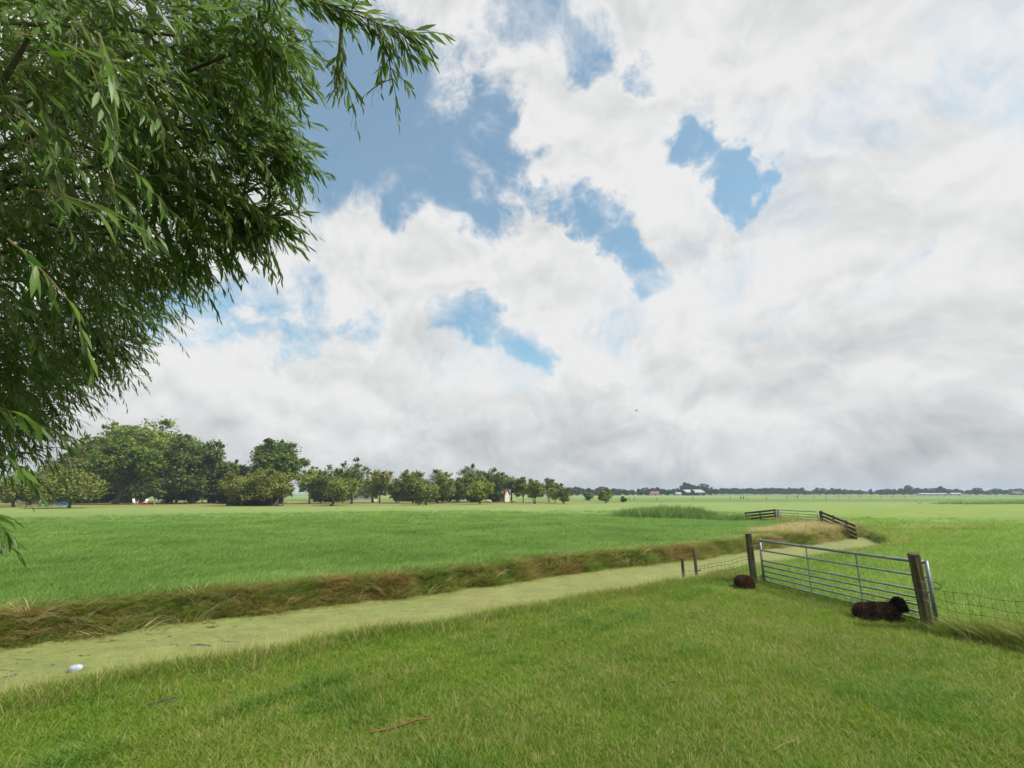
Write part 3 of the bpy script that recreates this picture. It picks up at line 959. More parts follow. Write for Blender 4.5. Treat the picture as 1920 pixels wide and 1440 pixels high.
tree('small_yellow_tree', 'small yellow-green tree with a slanting trunk under the dark gable', 'tree', OR, (-27.0, 119), f_lime,
     h=5.0, w=4.4, z0=1.0, seed=34, clumps=50, r=.13, lean=(-.8, 0), **A)
tree('apple_tree', 'dense olive apple tree in front of the dark gable', 'tree', OR, (-22.5, 113), f_apple,
     h=7.3, w=7.8, z0=.8, seed=35, clumps=130, r=.2, skirt=1, **A)
tree('apple_tree', 'dense olive apple tree in the middle of the broad clump', 'tree', OR, (-16.6, 111), f_apple,
     h=7.5, w=8.3, z0=.8, seed=36, clumps=140, r=.2, skirt=1, **A)
tree('apple_tree', 'low apple tree at the front of the broad clump, beside a resting sheep', 'tree', OR, (-16.6, 96), f_apple,
     h=4.6, w=5.6, z0=.35, seed=37, clumps=90, r=.17, skirt=1, **A)
tree('pear_tree', 'tall pointed pear tree, highest of the middle orchard', 'tree', OR, (-10.0, 121), f_pear,
     h=9.4, w=8.5, z0=1.0, seed=38, clumps=150, r=.2, top_pow=1.5, skirt=1, **A)
tree('pear_tree', 'dark pear tree between the pointed one and the utility pole', 'tree', OR, (-4.8, 122), f_pear,
     h=7.9, w=6.8, z0=1.2, seed=39, clumps=110, r=.2, **A)
tree('apple_tree', 'small light round tree standing alone in front of the pear trees', 'tree', OR, (-6.6, 103), f_lime,
     h=5.0, w=6.1, z0=.9, seed=40, clumps=95, r=.16, skirt=1, **A)
tree('pear_tree', 'pear tree with a bare straight trunk just right of the utility pole', 'tree', OR, (-.1, 120), f_pear,
     h=7.3, w=5.9, z0=1.9, seed=41, clumps=80, r=.2, **A)
tree('apple_tree', 'first of the thin fruit trees right of the bare trunk', 'tree', OR, (2.7, 119), f_apple,
     h=5.3, w=4.4, z0=1.0, seed=42, clumps=55, r=.13, **A)
tree('apple_tree', 'thin fruit tree with three stems right of the first thin one', 'tree', OR, (4.9, 106), f_apple_y,
     h=5.1, w=4.0, z0=.9, seed=43, clumps=50, r=.12, trunks=2, open_=.1, **A)
tree('apple_tree', 'ragged fruit tree behind the last orchard pair', 'tree', OR, (9.2, 124), f_apple,
     h=5.4, w=5.4, z0=.7, seed=44, clumps=70, r=.13, open_=.15, **A)
tree('apple_tree', 'small light fruit tree, last but one of the orchard row', 'tree', OR, (9.9, 114), f_lime,
     h=3.9, w=3.5, z0=.8, seed=45, clumps=36, r=.1, **A)
tree('apple_tree', 'last small round tree of the orchard row', 'tree', OR, (11.0, 106), f_apple,
     h=3.6, w=3.8, z0=.5, seed=46, clumps=40, r=.1, skirt=1, trunks=2, **A)
tree('apple_sapling', 'tiny tree in the field, left of the two lone ones', 'tree', OR, (23.5, 152), f_apple,
     h=2.3, w=3.2, z0=.3, seed=47, clumps=20, r=.08, skirt=1, **A)
tree('apple_sapling', 'lone small tree in the field right of the orchard', 'tree', OR, (21.6, 115), f_apple,
     h=2.9, w=3.7, z0=.5, seed=48, clumps=30, r=.09, skirt=1, trunks=2, **A)
tree('thorn_bush', 'dark little bush in the open field, rightmost', 'bush', OR, (27.2, 122), f_dark,
     h=1.3, w=1.5, z0=.1, seed=49, clumps=12, r=.04, skirt=1, lobes=5, per=24, leaf=.2)

tree('apple_tree', 'bushy green tree between the shed and the pale trunk', 'tree', OR, (-43.0, 112), f_pear,
     h=6.0, w=6.5, z0=.4, seed=50, clumps=110, r=.15, skirt=1, **A)
tree('apple_tree', 'low rounded tree just behind the left end of the shed', 'tree', OR, (-57.0, 106), f_apple,
     h=6.0, w=7.5, z0=.4, seed=51, clumps=110, r=.15, skirt=1, **A)
tree('apple_tree', 'low green tree filling the gap left of the leaning apple', 'tree', OR, (-39.5, 116), f_lime,
     h=5.0, w=6.5, z0=.4, seed=52, clumps=90, r=.13, skirt=1, **A)
tree('apple_tree', 'dark low tree between the broad clump and the pointed pear', 'tree', OR, (-13.0, 118), f_pear,
     h=5.8, w=6.2, z0=.4, seed=53, clumps=100, r=.13, skirt=1, **A)
tree('apple_tree', 'bushy tree right of the pear with the bare trunk', 'tree', OR, (5.6, 121), f_apple,
     h=5.3, w=4.6, z0=.5, seed=54, clumps=80, r=.12, skirt=1, **A)
tree('apple_tree', 'olive tree closing the gap between the yellow tree and the dark gable', 'tree', OR, (-26.0, 112), f_apple,
     h=5.4, w=4.8, z0=.5, seed=55, clumps=80, r=.12, skirt=1, **A)

# dark shrubbery that closes the garden off behind the trunks
for i, (x, y, h, w, lab) in enumerate((
        (-113, 116, 6.5, 18, 'dark shrub at the left end behind the grove'), (-99, 118, 6.2, 17, 'dark shrub behind the brownish tree'),
        (-88, 117, 6.4, 17, 'dark shrub behind the chestnut trunk'), (-77, 117, 6.4, 17, 'dark shrub behind the white garden chair'),
        (-71.5, 119, 6.0, 13, 'dark shrub seen between the young tree and the dark tree'), (-60, 119, 5.6, 13, 'dark shrub right of the dark tree'), (-66, 118, 6.0, 15, 'dark shrub behind the dark tree trunk'), (-19, 127, 4.6, 14, 'dark shrub behind the broad apple clump'),
        (-9, 130, 4.6, 13, 'dark shrub behind the pointed pear'), (-47, 128, 4.2, 12, 'dark shrub behind the pale trunk'))):
    tree('shrub', lab, 'shrub', 'shrubs behind the trees', (x, y), f_dark, h=h, w=w, z0=.15, seed=70 + i, lobes=14, clumps=260, per=36, leaf=.5,
         r=.12, skirt=1, depth=5, trunks=3)

# ------------------------------------------------------------------ far tree line
protos = []
for i in range(6):
    kw = [dict(h=10, w=10, z0=.6), dict(h=10, w=7.5, z0=1.5), dict(h=10, w=13, z0=.3), dict(h=10, w=6, z0=2.0), dict(h=10, w=16, z0=.2), dict(h=10, w=5, z0=.6, top_pow=1.5)][i]
    mb, v, q = grow_tree('far', seed=200 + i, mat=f_far, lobes=9, clumps=60, per=16, leaf=1.15, r=.3, skirt=1, **kw)
    protos.append((mb, v, q))
far_mesh = []
for i, (mb, v, q) in enumerate(protos):
    a = mb.build('trunk', m_bark); b = np_mesh('crown', v, tris=q, mat=f_far)
    far_mesh.append((a.data, b.data))
    bpy.data.objects.remove(a); bpy.data.objects.remove(b)
def far_tree(name, label, group, x, y, h, w, kind, rz):
    root = empty(name, (x, y, 0), rz)
    base_w = [10, 7.5, 13, 6, 16, 5][kind]
    for nm, me in zip(('trunk', 'crown'), far_mesh[kind]):
        o = bpy.data.objects.new(nm, me); col.objects.link(o); o.parent = root
        o.scale = (w * 1.12 / base_w, w * 1.12 / base_w, h * 1.12 / 10)
    tag(root, label, 'tree', group)
def far_px(px, y): return (px - 960) / 907.0 * y / 1.025      # bearing of the tree line, metres across at a given distance
g = np.random.default_rng(99)
# avenue of even trees
for i in range(34):
    px = 1352 + i * 4.6
    y = 560 + g.uniform(-4, 4)
    far_tree('avenue_tree', 'one of the even row of small trees along the distant avenue', 'distant avenue trees', far_px(px, y), y,
             6.3 + g.uniform(-.8, .8), 4.2 + g.uniform(-.5, .7), 3, g.uniform(0, 6))
FAR = [  # bearing, distance, height, width, kind, label
    (1072, 400, 5.6, 9, 0, 'first dark tree of the skyline right of the orchard'), (1082, 410, 6.2, 8, 2, 'skyline tree above the lone sapling, second from the orchard'),
    (1093, 420, 5.6, 8, 1, 'skyline tree above the two small field trees'), (1104, 420, 5.2, 11, 2, 'broad low skyline tree left of the lone tree'),
    (1116, 430, 4.4, 9, 0, 'low skyline tree just left of the lone tree top'), (1128, 430, 6.6, 10, 0, 'skyline tree behind the lone field tree'),
    (1139, 440, 6.0, 9, 1, 'skyline tree right of the lone field tree'), (1150, 430, 5.2, 10, 2, 'greyish skyline tree above the little thorn bush'),
    (1162, 440, 5.0, 9, 0, 'greyish skyline tree right of the thorn bush'), (1173, 440, 4.2, 9, 2, 'low skyline tree before the gap'),
    (1186, 460, 4.6, 6, 0, 'single round tree in the skyline gap'), (1202, 450, 5.0, 9, 2, 'skyline tree left of the red-roofed farmhouse'),
    (1213, 460, 6.2, 11, 0, 'dense tree left of the red-roofed farmhouse'), (1228, 480, 6.4, 12, 2, 'dense tree behind the red-roofed farmhouse'),
    (1241, 450, 5.6, 8, 1, 'lighter tree right of the red-roofed farmhouse'), (1252, 450, 4.6, 8, 0, 'low tree between farmhouse and barn'),
    (1266, 460, 5.4, 12, 2, 'broad tree left of the grey barn'), (1277, 470, 5.0, 9, 0, 'tree touching the left gable of the grey barn'),
    (1288, 480, 10.2, 12, 2, 'tall round tree over the grey barn, left of two'), (1300, 490, 8.8, 8, 0, 'lower half of the tall clump over the barn'),
    (1319, 470, 9.4, 10, 0, 'tall round tree right of the grey barn'), (1331, 470, 6.2, 9, 2, 'lower tree right of the tall round tree by the barn'),
    (1341, 470, 5.6, 8, 1, 'small tree ending the farm clump'), (1298, 440, 4.6, 3.2, 5, 'small pointed tree in front of the barn'),
    (1510, 560, 4.2, 12, 2, 'low bush just past the end of the avenue'), (1524, 570, 4.4, 14, 4, 'low wide bush right of the avenue'),
    (1538, 560, 6.8, 12, 2, 'broad dark tree left of the twin trees'), (1550, 560, 5.2, 10, 0, 'dark lower tree beside the twin trees'),
    (1563, 560, 6.8, 8, 0, 'left of the twin skyline trees'), (1571, 560, 6.6, 8, 1, 'second of the twin skyline trees'),
    (1583, 570, 5.6, 9, 0, 'skyline tree right of the twin trees'), (1597, 570, 5.4, 8, 1, 'narrow skyline tree before the pointed one'),
    (1610, 570, 4.8, 10, 2, 'low skyline tree left of the pointed one'), (1633, 580, 5.8, 4, 5, 'pointed little tree alone on the skyline'),
    (1652, 540, 5.0, 10, 2, 'dark tree starting the right-hand skyline wood'), (1663, 540, 5.8, 10, 0, 'second tree of the right-hand skyline wood'),
    (1675, 550, 5.4, 10, 2, 'third tree of the right-hand skyline wood'), (1692, 530, 6.2, 9, 0, 'tree next to the tallest dome on the right'),
    (1706, 520, 8.8, 9, 0, 'tallest dome of the right-hand skyline'), (1721, 530, 7.2, 7, 1, 'tree just right of the tallest dome'),
    (1733, 540, 6.0, 9, 2, 'tree behind the left end of the long white shed'), (1747, 540, 6.2, 11, 0, 'tree behind the middle of the long white shed'),
    (1766, 520, 7.6, 10, 2, 'round dark tree behind the right end of the long white shed'), (1780, 540, 5.4, 9, 0, 'low tree between the two white sheds'),
    (1796, 550, 5.6, 12, 2, 'wide tree behind the small white shed'), (1818, 550, 5.0, 8, 1, 'low tree right of the small white shed'),
    (1832, 520, 6.6, 10, 0, 'lone round dome on the far right skyline'), (1850, 540, 4.2, 9, 2, 'low bush right of the lone dome'),
    (1868, 530, 6.0, 9, 0, 'dark tree left of the far right farm'), (1882, 540, 5.2, 9, 1, 'tree beside the far right farm'),
    (1896, 540, 5.4, 10, 2, 'second last skyline tree at the right edge'), (1913, 530, 6.0, 9, 0, 'last skyline tree at the right edge'),
    (1051, 300, 6.8, 4.2, 5, 'dark pointed conifer behind the last orchard trees'),
]
for (px, y, h, w, k, lab) in FAR:
    far_tree('skyline_tree', lab, 'trees on the far skyline', far_px(px, y), y, h, w, k, g.uniform(0, 6))
# unbroken low wood behind everything
mb, v, q = grow_tree('wood', h=10, w=10, z0=.2, seed=300, mat=f_far, lobes=5, clumps=12, per=7, leaf=2.0, r=.2, skirt=1)
vs, qs = [], []
n0 = 0
for i in range(150):
    px = 1010 + i * 6.6 + g.uniform(-3, 3); y = 690 + g.uniform(-20, 20)
    sc = np.array([g.uniform(.9, 1.6), 1.0, g.uniform(.32, .50)])
    a = g.uniform(0, 6.28); Rm = np.array([[math.cos(a), -math.sin(a), 0], [math.sin(a), math.cos(a), 0], [0, 0, 1]])
    vs.append((v @ Rm.T) * sc + np.array([far_px(px, y), y, 0])); qs.append(q + n0); n0 += len(v)
o = np_mesh('far_wood', np.concatenate(vs), tris=np.concatenate(qs), mat=f_far)
tag(o, 'low dark wood along the horizon', kind='stuff')

# ------------------------------------------------------------------ the willow we stand beside
m_wleaf = leaf_mat('willow_leaves', (.062, .125, .016), (.100, .185, .024), (.150, .240, .036), 0.42, 1.1, rough=.45, spec=.35, under=(.110, .160, .072))
m_wtwig = noisy_mat('willow_twigs', (.105, .080, .030), (.17, .14, .05), 20.0, 0.8, bmp=0.0)
m_wbark = noisy_mat('willow_bark', (.060, .050, .036), (.15, .13, .10), 6.0, 0.95, bmp=0.9, stretch=(1, 1, .25))
TR = np.array([-6.3, 2.6, 0.0])
willow = empty('willow_tree', tuple(TR))
tag(willow, 'big leafy willow hanging its long-leaved twigs into the picture from the left', 'tree')
gw = np.random.default_rng(12)

def leaf_shape(L, w, bendv, n=3):
    """lanceolate leaf along +Y, folded along the midrib, 11 corners"""
    rows = [(0.0, 0.0), (.28, .85), (.58, 1.0), (.82, .5), (1.0, 0.0)]
    v = []
    for (u, k) in rows:
        z = -bendv * u * u * L
        if k == 0: v.append((0, u * L, z)); continue
        hw = k * w * .5
        v += [(-hw, u * L, z + .22 * hw), (0, u * L, z), (hw, u * L, z + .22 * hw)]
    # index: 0 | 1 2 3 | 4 5 6 | 7 8 9 | 10
    f = [(0, 2, 1), (0, 3, 2), (1, 2, 5), (1, 5, 4), (2, 3, 6), (2, 6, 5), (4, 5, 8), (4, 8, 7), (5, 6, 9), (5, 9, 8), (7, 8, 10), (8, 9, 10)]
    return np.array(v), np.array(f)
LEAF = [leaf_shape(1.0, w_, b_) for (w_, b_) in ((.165, .10), (.185, .22), (.15, .32), (.175, .02))]

LP, LA, LN, LS, LK = [], [], [], [], []       # leaf base, axis, normal, length, kind
twig_mb = MB()
def twig(p, d, L, nleaf, droop, lsize, r=.0022, draw=True):
    """a thin shoot with alternate leaves that all lean to its tip"""
    p = np.array(p, float); d = np.array(d, float); d /= np.linalg.norm(d)
    pts = [p.copy()]
    seg = 6
    for k in range(seg):
        d = d + np.array([0, 0, -droop / seg]) + gw.normal(0, .05, 3)
        d /= np.linalg.norm(d)
        p = p + d * L / seg
        pts.append(p.copy())
    if draw: twig_mb.tube(pts, [r * (1 - .75 * k / seg) for k in range(seg + 1)], 3, cap=False)
    pts = np.array(pts)
    side = np.cross(d, [0, 0, 1.0]); side /= (np.linalg.norm(side) + 1e-6)
    for k in range(nleaf):
        u = (k + gw.uniform(.2, .9)) / nleaf
        q = u * seg; i = min(int(q), seg - 1)
        b = pts[i] + (pts[i + 1] - pts[i]) * (q - i)
        ax = pts[i + 1] - pts[i]; ax /= np.linalg.norm(ax)
        ang = gw.uniform(0, 6.28) if gw.uniform() < .5 else (0 if k % 2 else math.pi) + gw.normal(0, .5)
        sd = side * math.cos(ang) + np.cross(ax, side) * math.sin(ang)
        spread = gw.uniform(.35, .75) * (1 - .5 * u)
        la = ax * math.cos(spread) + sd * math.sin(spread) + np.array([0, 0, -.28])
        la /= np.linalg.norm(la)
        nrm = np.array([0, 0, 1.0]) + gw.normal(0, .55, 3)
        nrm -= la * nrm.dot(la); nrm /= (np.linalg.norm(nrm) + 1e-6)
        LP.append(b); LA.append(la); LN.append(nrm); LK.append(gw.integers(4))
        LS.append(lsize * gw.uniform(.7, 1.2) * (1 - .45 * u ** 3))
    return pts

# boughs carry rounded masses of foliage: centre and radius
MASS = [[-1.63, 1.34, 3.82, .60], [-1.64, 1.84, 4.34, .62], [-1.5, 2.12, 4.54, .36], [-2.52, 2.46, 4.19, .90], [-1.72, 2.28, 4.18, .55], [-1.36, 2.3, 4.24, .26],
        [-1.66, 2.52, 3.98, .36], [-1.42, 2.51, 3.84, .14], [-2.72, 3.11, 4.13, .66], [-3.2, 2.93, 3.67, .85], [-3.22, 3.52, 3.82, .44], [-3.10, 3.83, 3.88, .28], [-3.45, 3.95, 3.50, .34],
        [-3.95, 3.78, 3.36, .60], [-4.15, 4.19, 3.75, .48], [-2.95, 2.79, 2.72, .34], [-3.56, 3.56, 3.06, .36], [-3.05, 2.80, 3.05, .42], [-3.9, 3.7, 2.85, .40], [-2.75, 2.55, 2.95, .25], [-2.24, 2.1, 2.24, .10],
        [-4.19, 3.8, 5.5, 1.6], [-3.2, 3.74, 5.73, .95], [-4.86, 4.52, 4.53, 1.25], [-2.12, 3.31, 5.43, .42], [-2.9, 2.2, 4.5, .8], [-2.6, 2.0, 3.5, .55], [-3.4, 2.7, 5.3, .8], [-1.45, 2.5, 3.80, .24], [-1.82, 2.68, 3.76, .25], [-2.30, 2.98, 3.78, .26], [-1.20, 2.29, 4.08, .16], [-3.20, 3.71, 3.52, .24], [-.98, 1.62, 4.12, .17], [-1.12, 1.75, 4.22, .22]]
REST = [[-5.5, 1.0, 5.2, 1.5], [-6.3, 3.0, 7.2, 2.0], [-8.2, 2.2, 5.4, 1.7], [-7.0, 4.8, 5.0, 1.5], [-6.8, .2, 4.2, 1.3], [-4.2, .6, 6.4, 1.3], [-3.6, 2.4, 7.0, 1.4], [-8.2, 4.2, 3.6, 1.2], [-3.2, .2, 4.6, .9]]
bough = MB()
fork = TR + np.array([.15, 0, 2.2])
tmb = MB()
tmb.tube([TR * 0 + np.array([0, 0, -.2]), (.02, .02, .5), (.1, -.03, 1.3), (.15, 0, 2.3)], [.62, .46, .40, .38], 14, wob=.06)
tmb.build('trunk', m_wbark, willow, smooth=True)
def bend(a, b, r0, r1, rise, n=6, seg=8):
    a, b = np.array(a), np.array(b)
    L = np.linalg.norm(b - a)
    o = gw.normal(0, .05, 3) * L
    pts = [(a * (1 - k / seg) + b * (k / seg) + o * math.sin(k / seg * math.pi) + np.array([0, 0, rise * L * math.sin(k / seg * math.pi)])) - TR for k in range(seg + 1)]
    mb = MB(); mb.tube(pts, [r0 * (1 - k / seg) ** .8 + r1 for k in range(seg + 1)], n, wob=.05)
    mb.build('branch', m_wbark, willow, smooth=True)
    return pts
for i, (x, y, z, r) in enumerate(MASS + REST):
    c = np.array([x, y, z])
    big = r > .5
    bend(fork + gw.normal(0, .1, 3), c, .13 if r > 1 else (.055 if big else .022), .006, .16)
    vis = i < len(MASS)
    nt = int((365 if vis else 40) * max(r, .2) ** 1.75 * (1.0 if i < 21 else .8)) + (10 if vis else 0)
    for k in range(nt):
        v = gw.normal(size=3); v /= np.linalg.norm(v)
        rad = r * gw.uniform(.15, 1.0) ** .5
        p = c + v * rad * np.array([1, 1, .95])
        d = v * .7 + np.array([.65, .10, .05]) + gw.normal(0, .35, 3)
        L = gw.uniform(.26, .52) * (1.0 if r > .3 else .75)
        big_leaf = (.082 if np.hypot(x, y) > 3.6 else .094) if vis else .14
        twig(p - d / np.linalg.norm(d) * L * .55, d, L, int(gw.integers(11, 19)) if vis else 9, gw.uniform(.5, 1.5), big_leaf, draw=vis)
# the long spray reaching out at the top, with two hanging shoots
def spray(pts, n, lsz):
    pts = [np.array(p) for p in pts]
    twig_mb.tube(pts, [.006 * (1 - .8 * k / (len(pts) - 1)) for k in range(len(pts))], 5, cap=False)
    for k in range(n):
        u = (k + gw.uniform()) / n * (len(pts) - 1); i = min(int(u), len(pts) - 2)
        b = pts[i] + (pts[i + 1] - pts[i]) * (u - i); ax = pts[i + 1] - pts[i]; ax = ax / np.linalg.norm(ax)
        d = ax + gw.normal(0, .45, 3) + np.array([.1, 0, -.05])
        twig(b, d, gw.uniform(.10, .22), int(gw.integers(5, 9)), gw.uniform(.1, .8), lsz)
spray([(-1.6, 1.5, 4.25), (-1.04, 1.42, 4.21), (-.78, 1.42, 4.09), (-.55, 1.45, 4.02), (-.40, 1.49, 3.98)], 70, .082)
spray([(-.63, 1.45, 4.04), (-.66, 1.52, 3.94), (-.65, 1.58, 3.86)], 9, .075)
spray([(-.50, 1.47, 4.00), (-.47, 1.53, 3.92), (-.465, 1.58, 3.85)], 7, .068)
# twigs close to the lens on the left
for (p, d, L) in (((-1.30, 1.16, 3.10), (.9, .25, .1), .34), ((-1.26, 1.10, 2.92), (.7, .2, -.5), .40), ((-1.30, 1.20, 3.62), (.5, .2, -.7), .36), ((-1.15, 1.10, 3.55), (.4, .15, -.8), .34),
                  ((-1.95, 1.80, 2.62), (.8, .3, -.2), .34), ((-2.05, 1.9, 2.48), (.7, .3, -.3), .30), ((-2.25, 2.0, 2.26), (.8, .2, -.1), .28), ((-2.3, 2.05, 2.10), (.8, .2, -.1), .24)):
    twig(p, d, L, 16, .8, .105, r=.003)
tw = twig_mb.build('twigs', m_wtwig, willow)
tw.location = tuple(-TR); tw['kind'] = 'stuff'

LP, LA, LN, LS, LK = map(np.array, (LP, LA, LN, LS, LK))
# the leaves that show largest from where the picture was taken stay single; the rest are one mass
CAMP = np.array([0, 0, 2.3]); th = R(12.676)
rel = LP - CAMP
zc = rel[:, 1] * math.cos(th) + rel[:, 2] * math.sin(th); yc = -rel[:, 1] * math.sin(th) + rel[:, 2] * math.cos(th)
inside = (zc > .2) & (np.abs(rel[:, 0] / np.maximum(zc, .01)) < 1.05) & (np.abs(yc / np.maximum(zc, .01)) < .79)
size = np.where(inside, LS / np.maximum(zc, .2), 0)
order = np.argsort(-size)
single = np.zeros(len(LP), bool); single[order[:300]] = True
def frames(sel):
    a, n_ = LA[sel], LN[sel]
    x = np.cross(a, n_); x /= np.linalg.norm(x, axis=1)[:, None]
    n_ = np.cross(x, a)
    return np.stack([x, a, n_], -1)           # columns
vs, fs = [], []; n0 = 0
for k in range(4):
    sel = (~single) & (LK == k)
    M = frames(sel) * LS[sel][:, None, None]
    v, f = LEAF[k]
    vv = np.einsum('nij,vj->nvi', M, v) + LP[sel][:, None, :] - TR
    m = len(vv)
    ff = f[None] + (np.arange(m) * len(v))[:, None, None] + n0
    vs.append(vv.reshape(-1, 3)); fs.append(ff.reshape(-1, 3)); n0 += m * len(v)
fol = np_mesh('foliage', np.concatenate(vs), tris=np.concatenate(fs), mat=m_wleaf, parent=willow)
fol['kind'] = 'stuff'
leaf_me = []
for v, f in LEAF:
    o = np_mesh('leaf', v, tris=f, mat=m_wleaf, link=False); leaf_me.append(o.data); bpy.data.objects.remove(o)
M = frames(single)
for b, m, s_, k in zip(LP[single], M, LS[single], LK[single]):
    o = bpy.data.objects.new('leaf', leaf_me[k]); col.objects.link(o); o.parent = willow
    q = Matrix(m.tolist()).to_4x4() @ Matrix.Diagonal((s_, s_, s_, 1))
    q.translation = Vector(b - TR)
    o.matrix_local = q
print('willow leaves', len(LP))

# ------------------------------------------------------------------ gate, posts and wire
m_zinc = noisy_mat('galvanised_steel', (.14, .17, .185), (.23, .26, .275), 6.0, 0.5, metal=.45, spec=.5, bmp=.05)
m_post = noisy_mat('weathered_post', (.038, .034, .016), (.092, .090, .036), 10.0, 0.95, bmp=1.0, stretch=(2.5, 2.5, .35))
m_postd = noisy_mat('dark_stake', (.045, .038, .026), (.10, .088, .06), 12.0, 0.95, bmp=.8, stretch=(2, 2, .3))
m_board = noisy_mat('tarred_board', (.030, .025, .019), (.075, .062, .044), 7.0, 0.9, bmp=.6, stretch=(.4, .4, 2))
m_wire = noisy_mat('rusty_wire', (.07, .065, .055), (.14, .13, .11), 30.0, .6, metal=.5, bmp=0)
m_black = noisy_mat('black_strap', (.015, .015, .015), (.03, .03, .03), 10, .6, bmp=0)
def hz(x, y): return float(height(np.array(float(x)), np.array(float(y))))

def log_post(name, label, x, y, h, r, lean=(0, 0), mat=None, group=None):
    root = empty(name, (x, y, hz(x, y)))
    mb = MB()
    n = 12; seg = 7
    g = np.random.default_rng(abs(int(x * 100)))
    ph = g.uniform(0, 6, 3)
    rings = []
    for k in range(seg + 1):
        u = k / seg; z = -.25 + (h + .25) * u
        rr = r * (1.06 - .10 * u)
        ring = []
        for q in range(n):
            a = 2 * math.pi * q / n
            f = 1 + .06 * math.sin(3 * a + ph[0] + u) + .04 * math.sin(5 * a + ph[1]) + .02 * g.normal()
            ring.append((lean[0] * u + rr * f * math.cos(a), lean[1] * u + rr * f * math.sin(a), z + (.015 * math.cos(a + ph[2]) if k == seg else 0)))
        rings.append(ring)
    # rounded top and end grain
    rings.append([((p[0] - lean[0]) * .86 + lean[0], (p[1] - lean[1]) * .86 + lean[1], p[2] + .012) for p in rings[-1]])
    vs = [p for ring in rings for p in ring]; fs = []
    for k in range(len(rings) - 1):
        for q in range(n):
            fs.append((k * n + q, k * n + (q + 1) % n, (k + 1) * n + (q + 1) % n, (k + 1) * n + q))
    fs.append(tuple((len(rings) - 1) * n + q for q in range(n)))
    mesh_obj('shaft', vs, fs, mat or m_post, root, smooth=False)
    tag(root, label, 'post', group)
    return root

pl = log_post('gate_post', 'thick weathered post carrying the hinges of the near gate', 6.30, 13.40, 1.22, .085, (-.03, 0), group='posts of the near gate')
pr = log_post('gate_post', 'thick mossy cracked post at the latch end of the near gate', 7.15, 9.00, 1.25, .092, (-.04, .02), group='posts of the near gate')
# split down the weathered face, and wire lashed round
MB().tube([(-.075, -.055, .20), (-.085, -.062, .6), (-.10, -.05, 1.12)], [.006, .009, .004], 5).build('crack', m_black, pr)
for p, r, zs in ((pl, .093, (.93, .55, .42)), (pr, .108, (.80, .66, .5))):
    for z in zs:
        k = z / 1.2
        pts = [((-.04 * k) + r * math.cos(a), r * math.sin(a), z + .012 * math.sin(2 * a)) for a in np.linspace(0, 2 * math.pi, 15)]
        MB().tube(pts, .0035, 4, cap=False).build('wire_lashing', m_wire, p)

def field_gate(name, label, A, B, heights, r_top, r, braces, z0, group=None, stile_top=None):
    root = empty(name, (A[0], A[1], z0))
    a = Vector((0, 0, 0)); b = Vector((B[0] - A[0], B[1] - A[1], 0))
    d = b.normalized()
    for i, hgt in enumerate(heights):
        rr = r_top if i == 0 else r * (1.25 if i == len(heights) - 1 else 1)
        MB().tube([a + Vector((0, 0, hgt)), a.lerp(b, .33) + Vector((0, 0, hgt - .004)), a.lerp(b, .66) + Vector((0, 0, hgt - .004)), b + Vector((0, 0, hgt))], rr, 10).build('rail', m_zinc, root, smooth=True)
    for q, top in ((a, heights[0] + .035), (b, heights[0] + .035)):
        MB().tube([q + Vector((0, 0, heights[-1] - .02)), q + Vector((0, 0, top))], r_top * .98 + .002, 10).build('stile', m_zinc, root, smooth=True)
    for u in braces:
        q = a.lerp(b, u)
        MB().bar(q + Vector((0, 0, heights[-1])), q + Vector((0, 0, heights[0])), .012, .030).build('brace', m_zinc, root)
    tag(root, label, 'gate', group)
    return root, d
gate, gd = field_gate('field_gate', 'long galvanised tube gate in the foreground, hung between two thick posts', (6.47, 13.22), (7.36, 9.08),
                      (1.08, .835, .585, .455, .33, .21, .09), .030, .019, (.36, .665), hz(6.9, 11.2))
for z in (.92, .18):
    mb = MB(); mb.tube([(-.14, .14, z), (-.03, .03, z)], .014, 8)
    mb.box((-.02, .02, z), (.06, .06, .10))
    mb.build('hinge', m_zinc, gate)
# chain loop that keeps it shut
pts = [(.89 + .10 + .10 * math.cos(a), -4.14 + .01, .70 + .05 * math.sin(a) - .02 * math.cos(a)) for a in np.linspace(0, 2 * math.pi, 17)]
MB().tube(pts, .007, 5, cap=False).build('latch_loop', m_black, gate)

for (x, y, h, lab, ln) in ((4.77, 14.30, .80, 'thin dark stake at the ditch edge, outer of two', (.0, 0)), (5.36, 14.84, 1.02, 'taller thin stake with black insulators beside the ditch', (-.05, 0))):
    p = log_post('fence_stake', lab, x, y, h + .1, .042, ln, m_postd, 'thin stakes by the ditch')
    if h > .9:
        for z in (.56, .30):
            MB().box((.055, -.02, z), (.045, .04, .04)).tube([(.03, -.02, z), (.09, -.02, z)], .01, 6).build('insulator', m_black, p)

def wire_panel(name, label, A, B, heights, step, za, zb, sag=.02, seed=0, lean=0.0):
    """sheep netting: each line wire and each stay is a piece of its own"""
    g = np.random.default_rng(seed)
    root = empty(name, (A[0], A[1], za))
    L = math.hypot(B[0] - A[0], B[1] - A[1]); dx, dy = (B[0] - A[0]) / L, (B[1] - A[1]) / L
    def at(u, h):
        return (dx * L * u + .01 * math.sin(u * 9 + h * 7), dy * L * u, (zb - za) * u + h - sag * 4 * u * (1 - u) + .012 * math.sin(u * 13 + h * 5))
    for h in heights:
        MB().tube([at(k / 14, h) for k in range(15)], .0037, 4, cap=False).build('line_wire', m_wire, root)
    n = int(L / step)
    for k in range(1, n):
        u = k / n + g.normal(0, .006)
        mb = MB(); mb.tube([at(u, h) for h in heights], .0030, 4, cap=False)
        for h in heights:
            q = at(u, h); mb.box(q, (.012, .012, .012))
        mb.build('stay_wire', m_wire, root)
    tag(root, label, 'wire fence', 'sheep netting')
    return root
HH = (.06, .16, .27, .40, .54, .70)
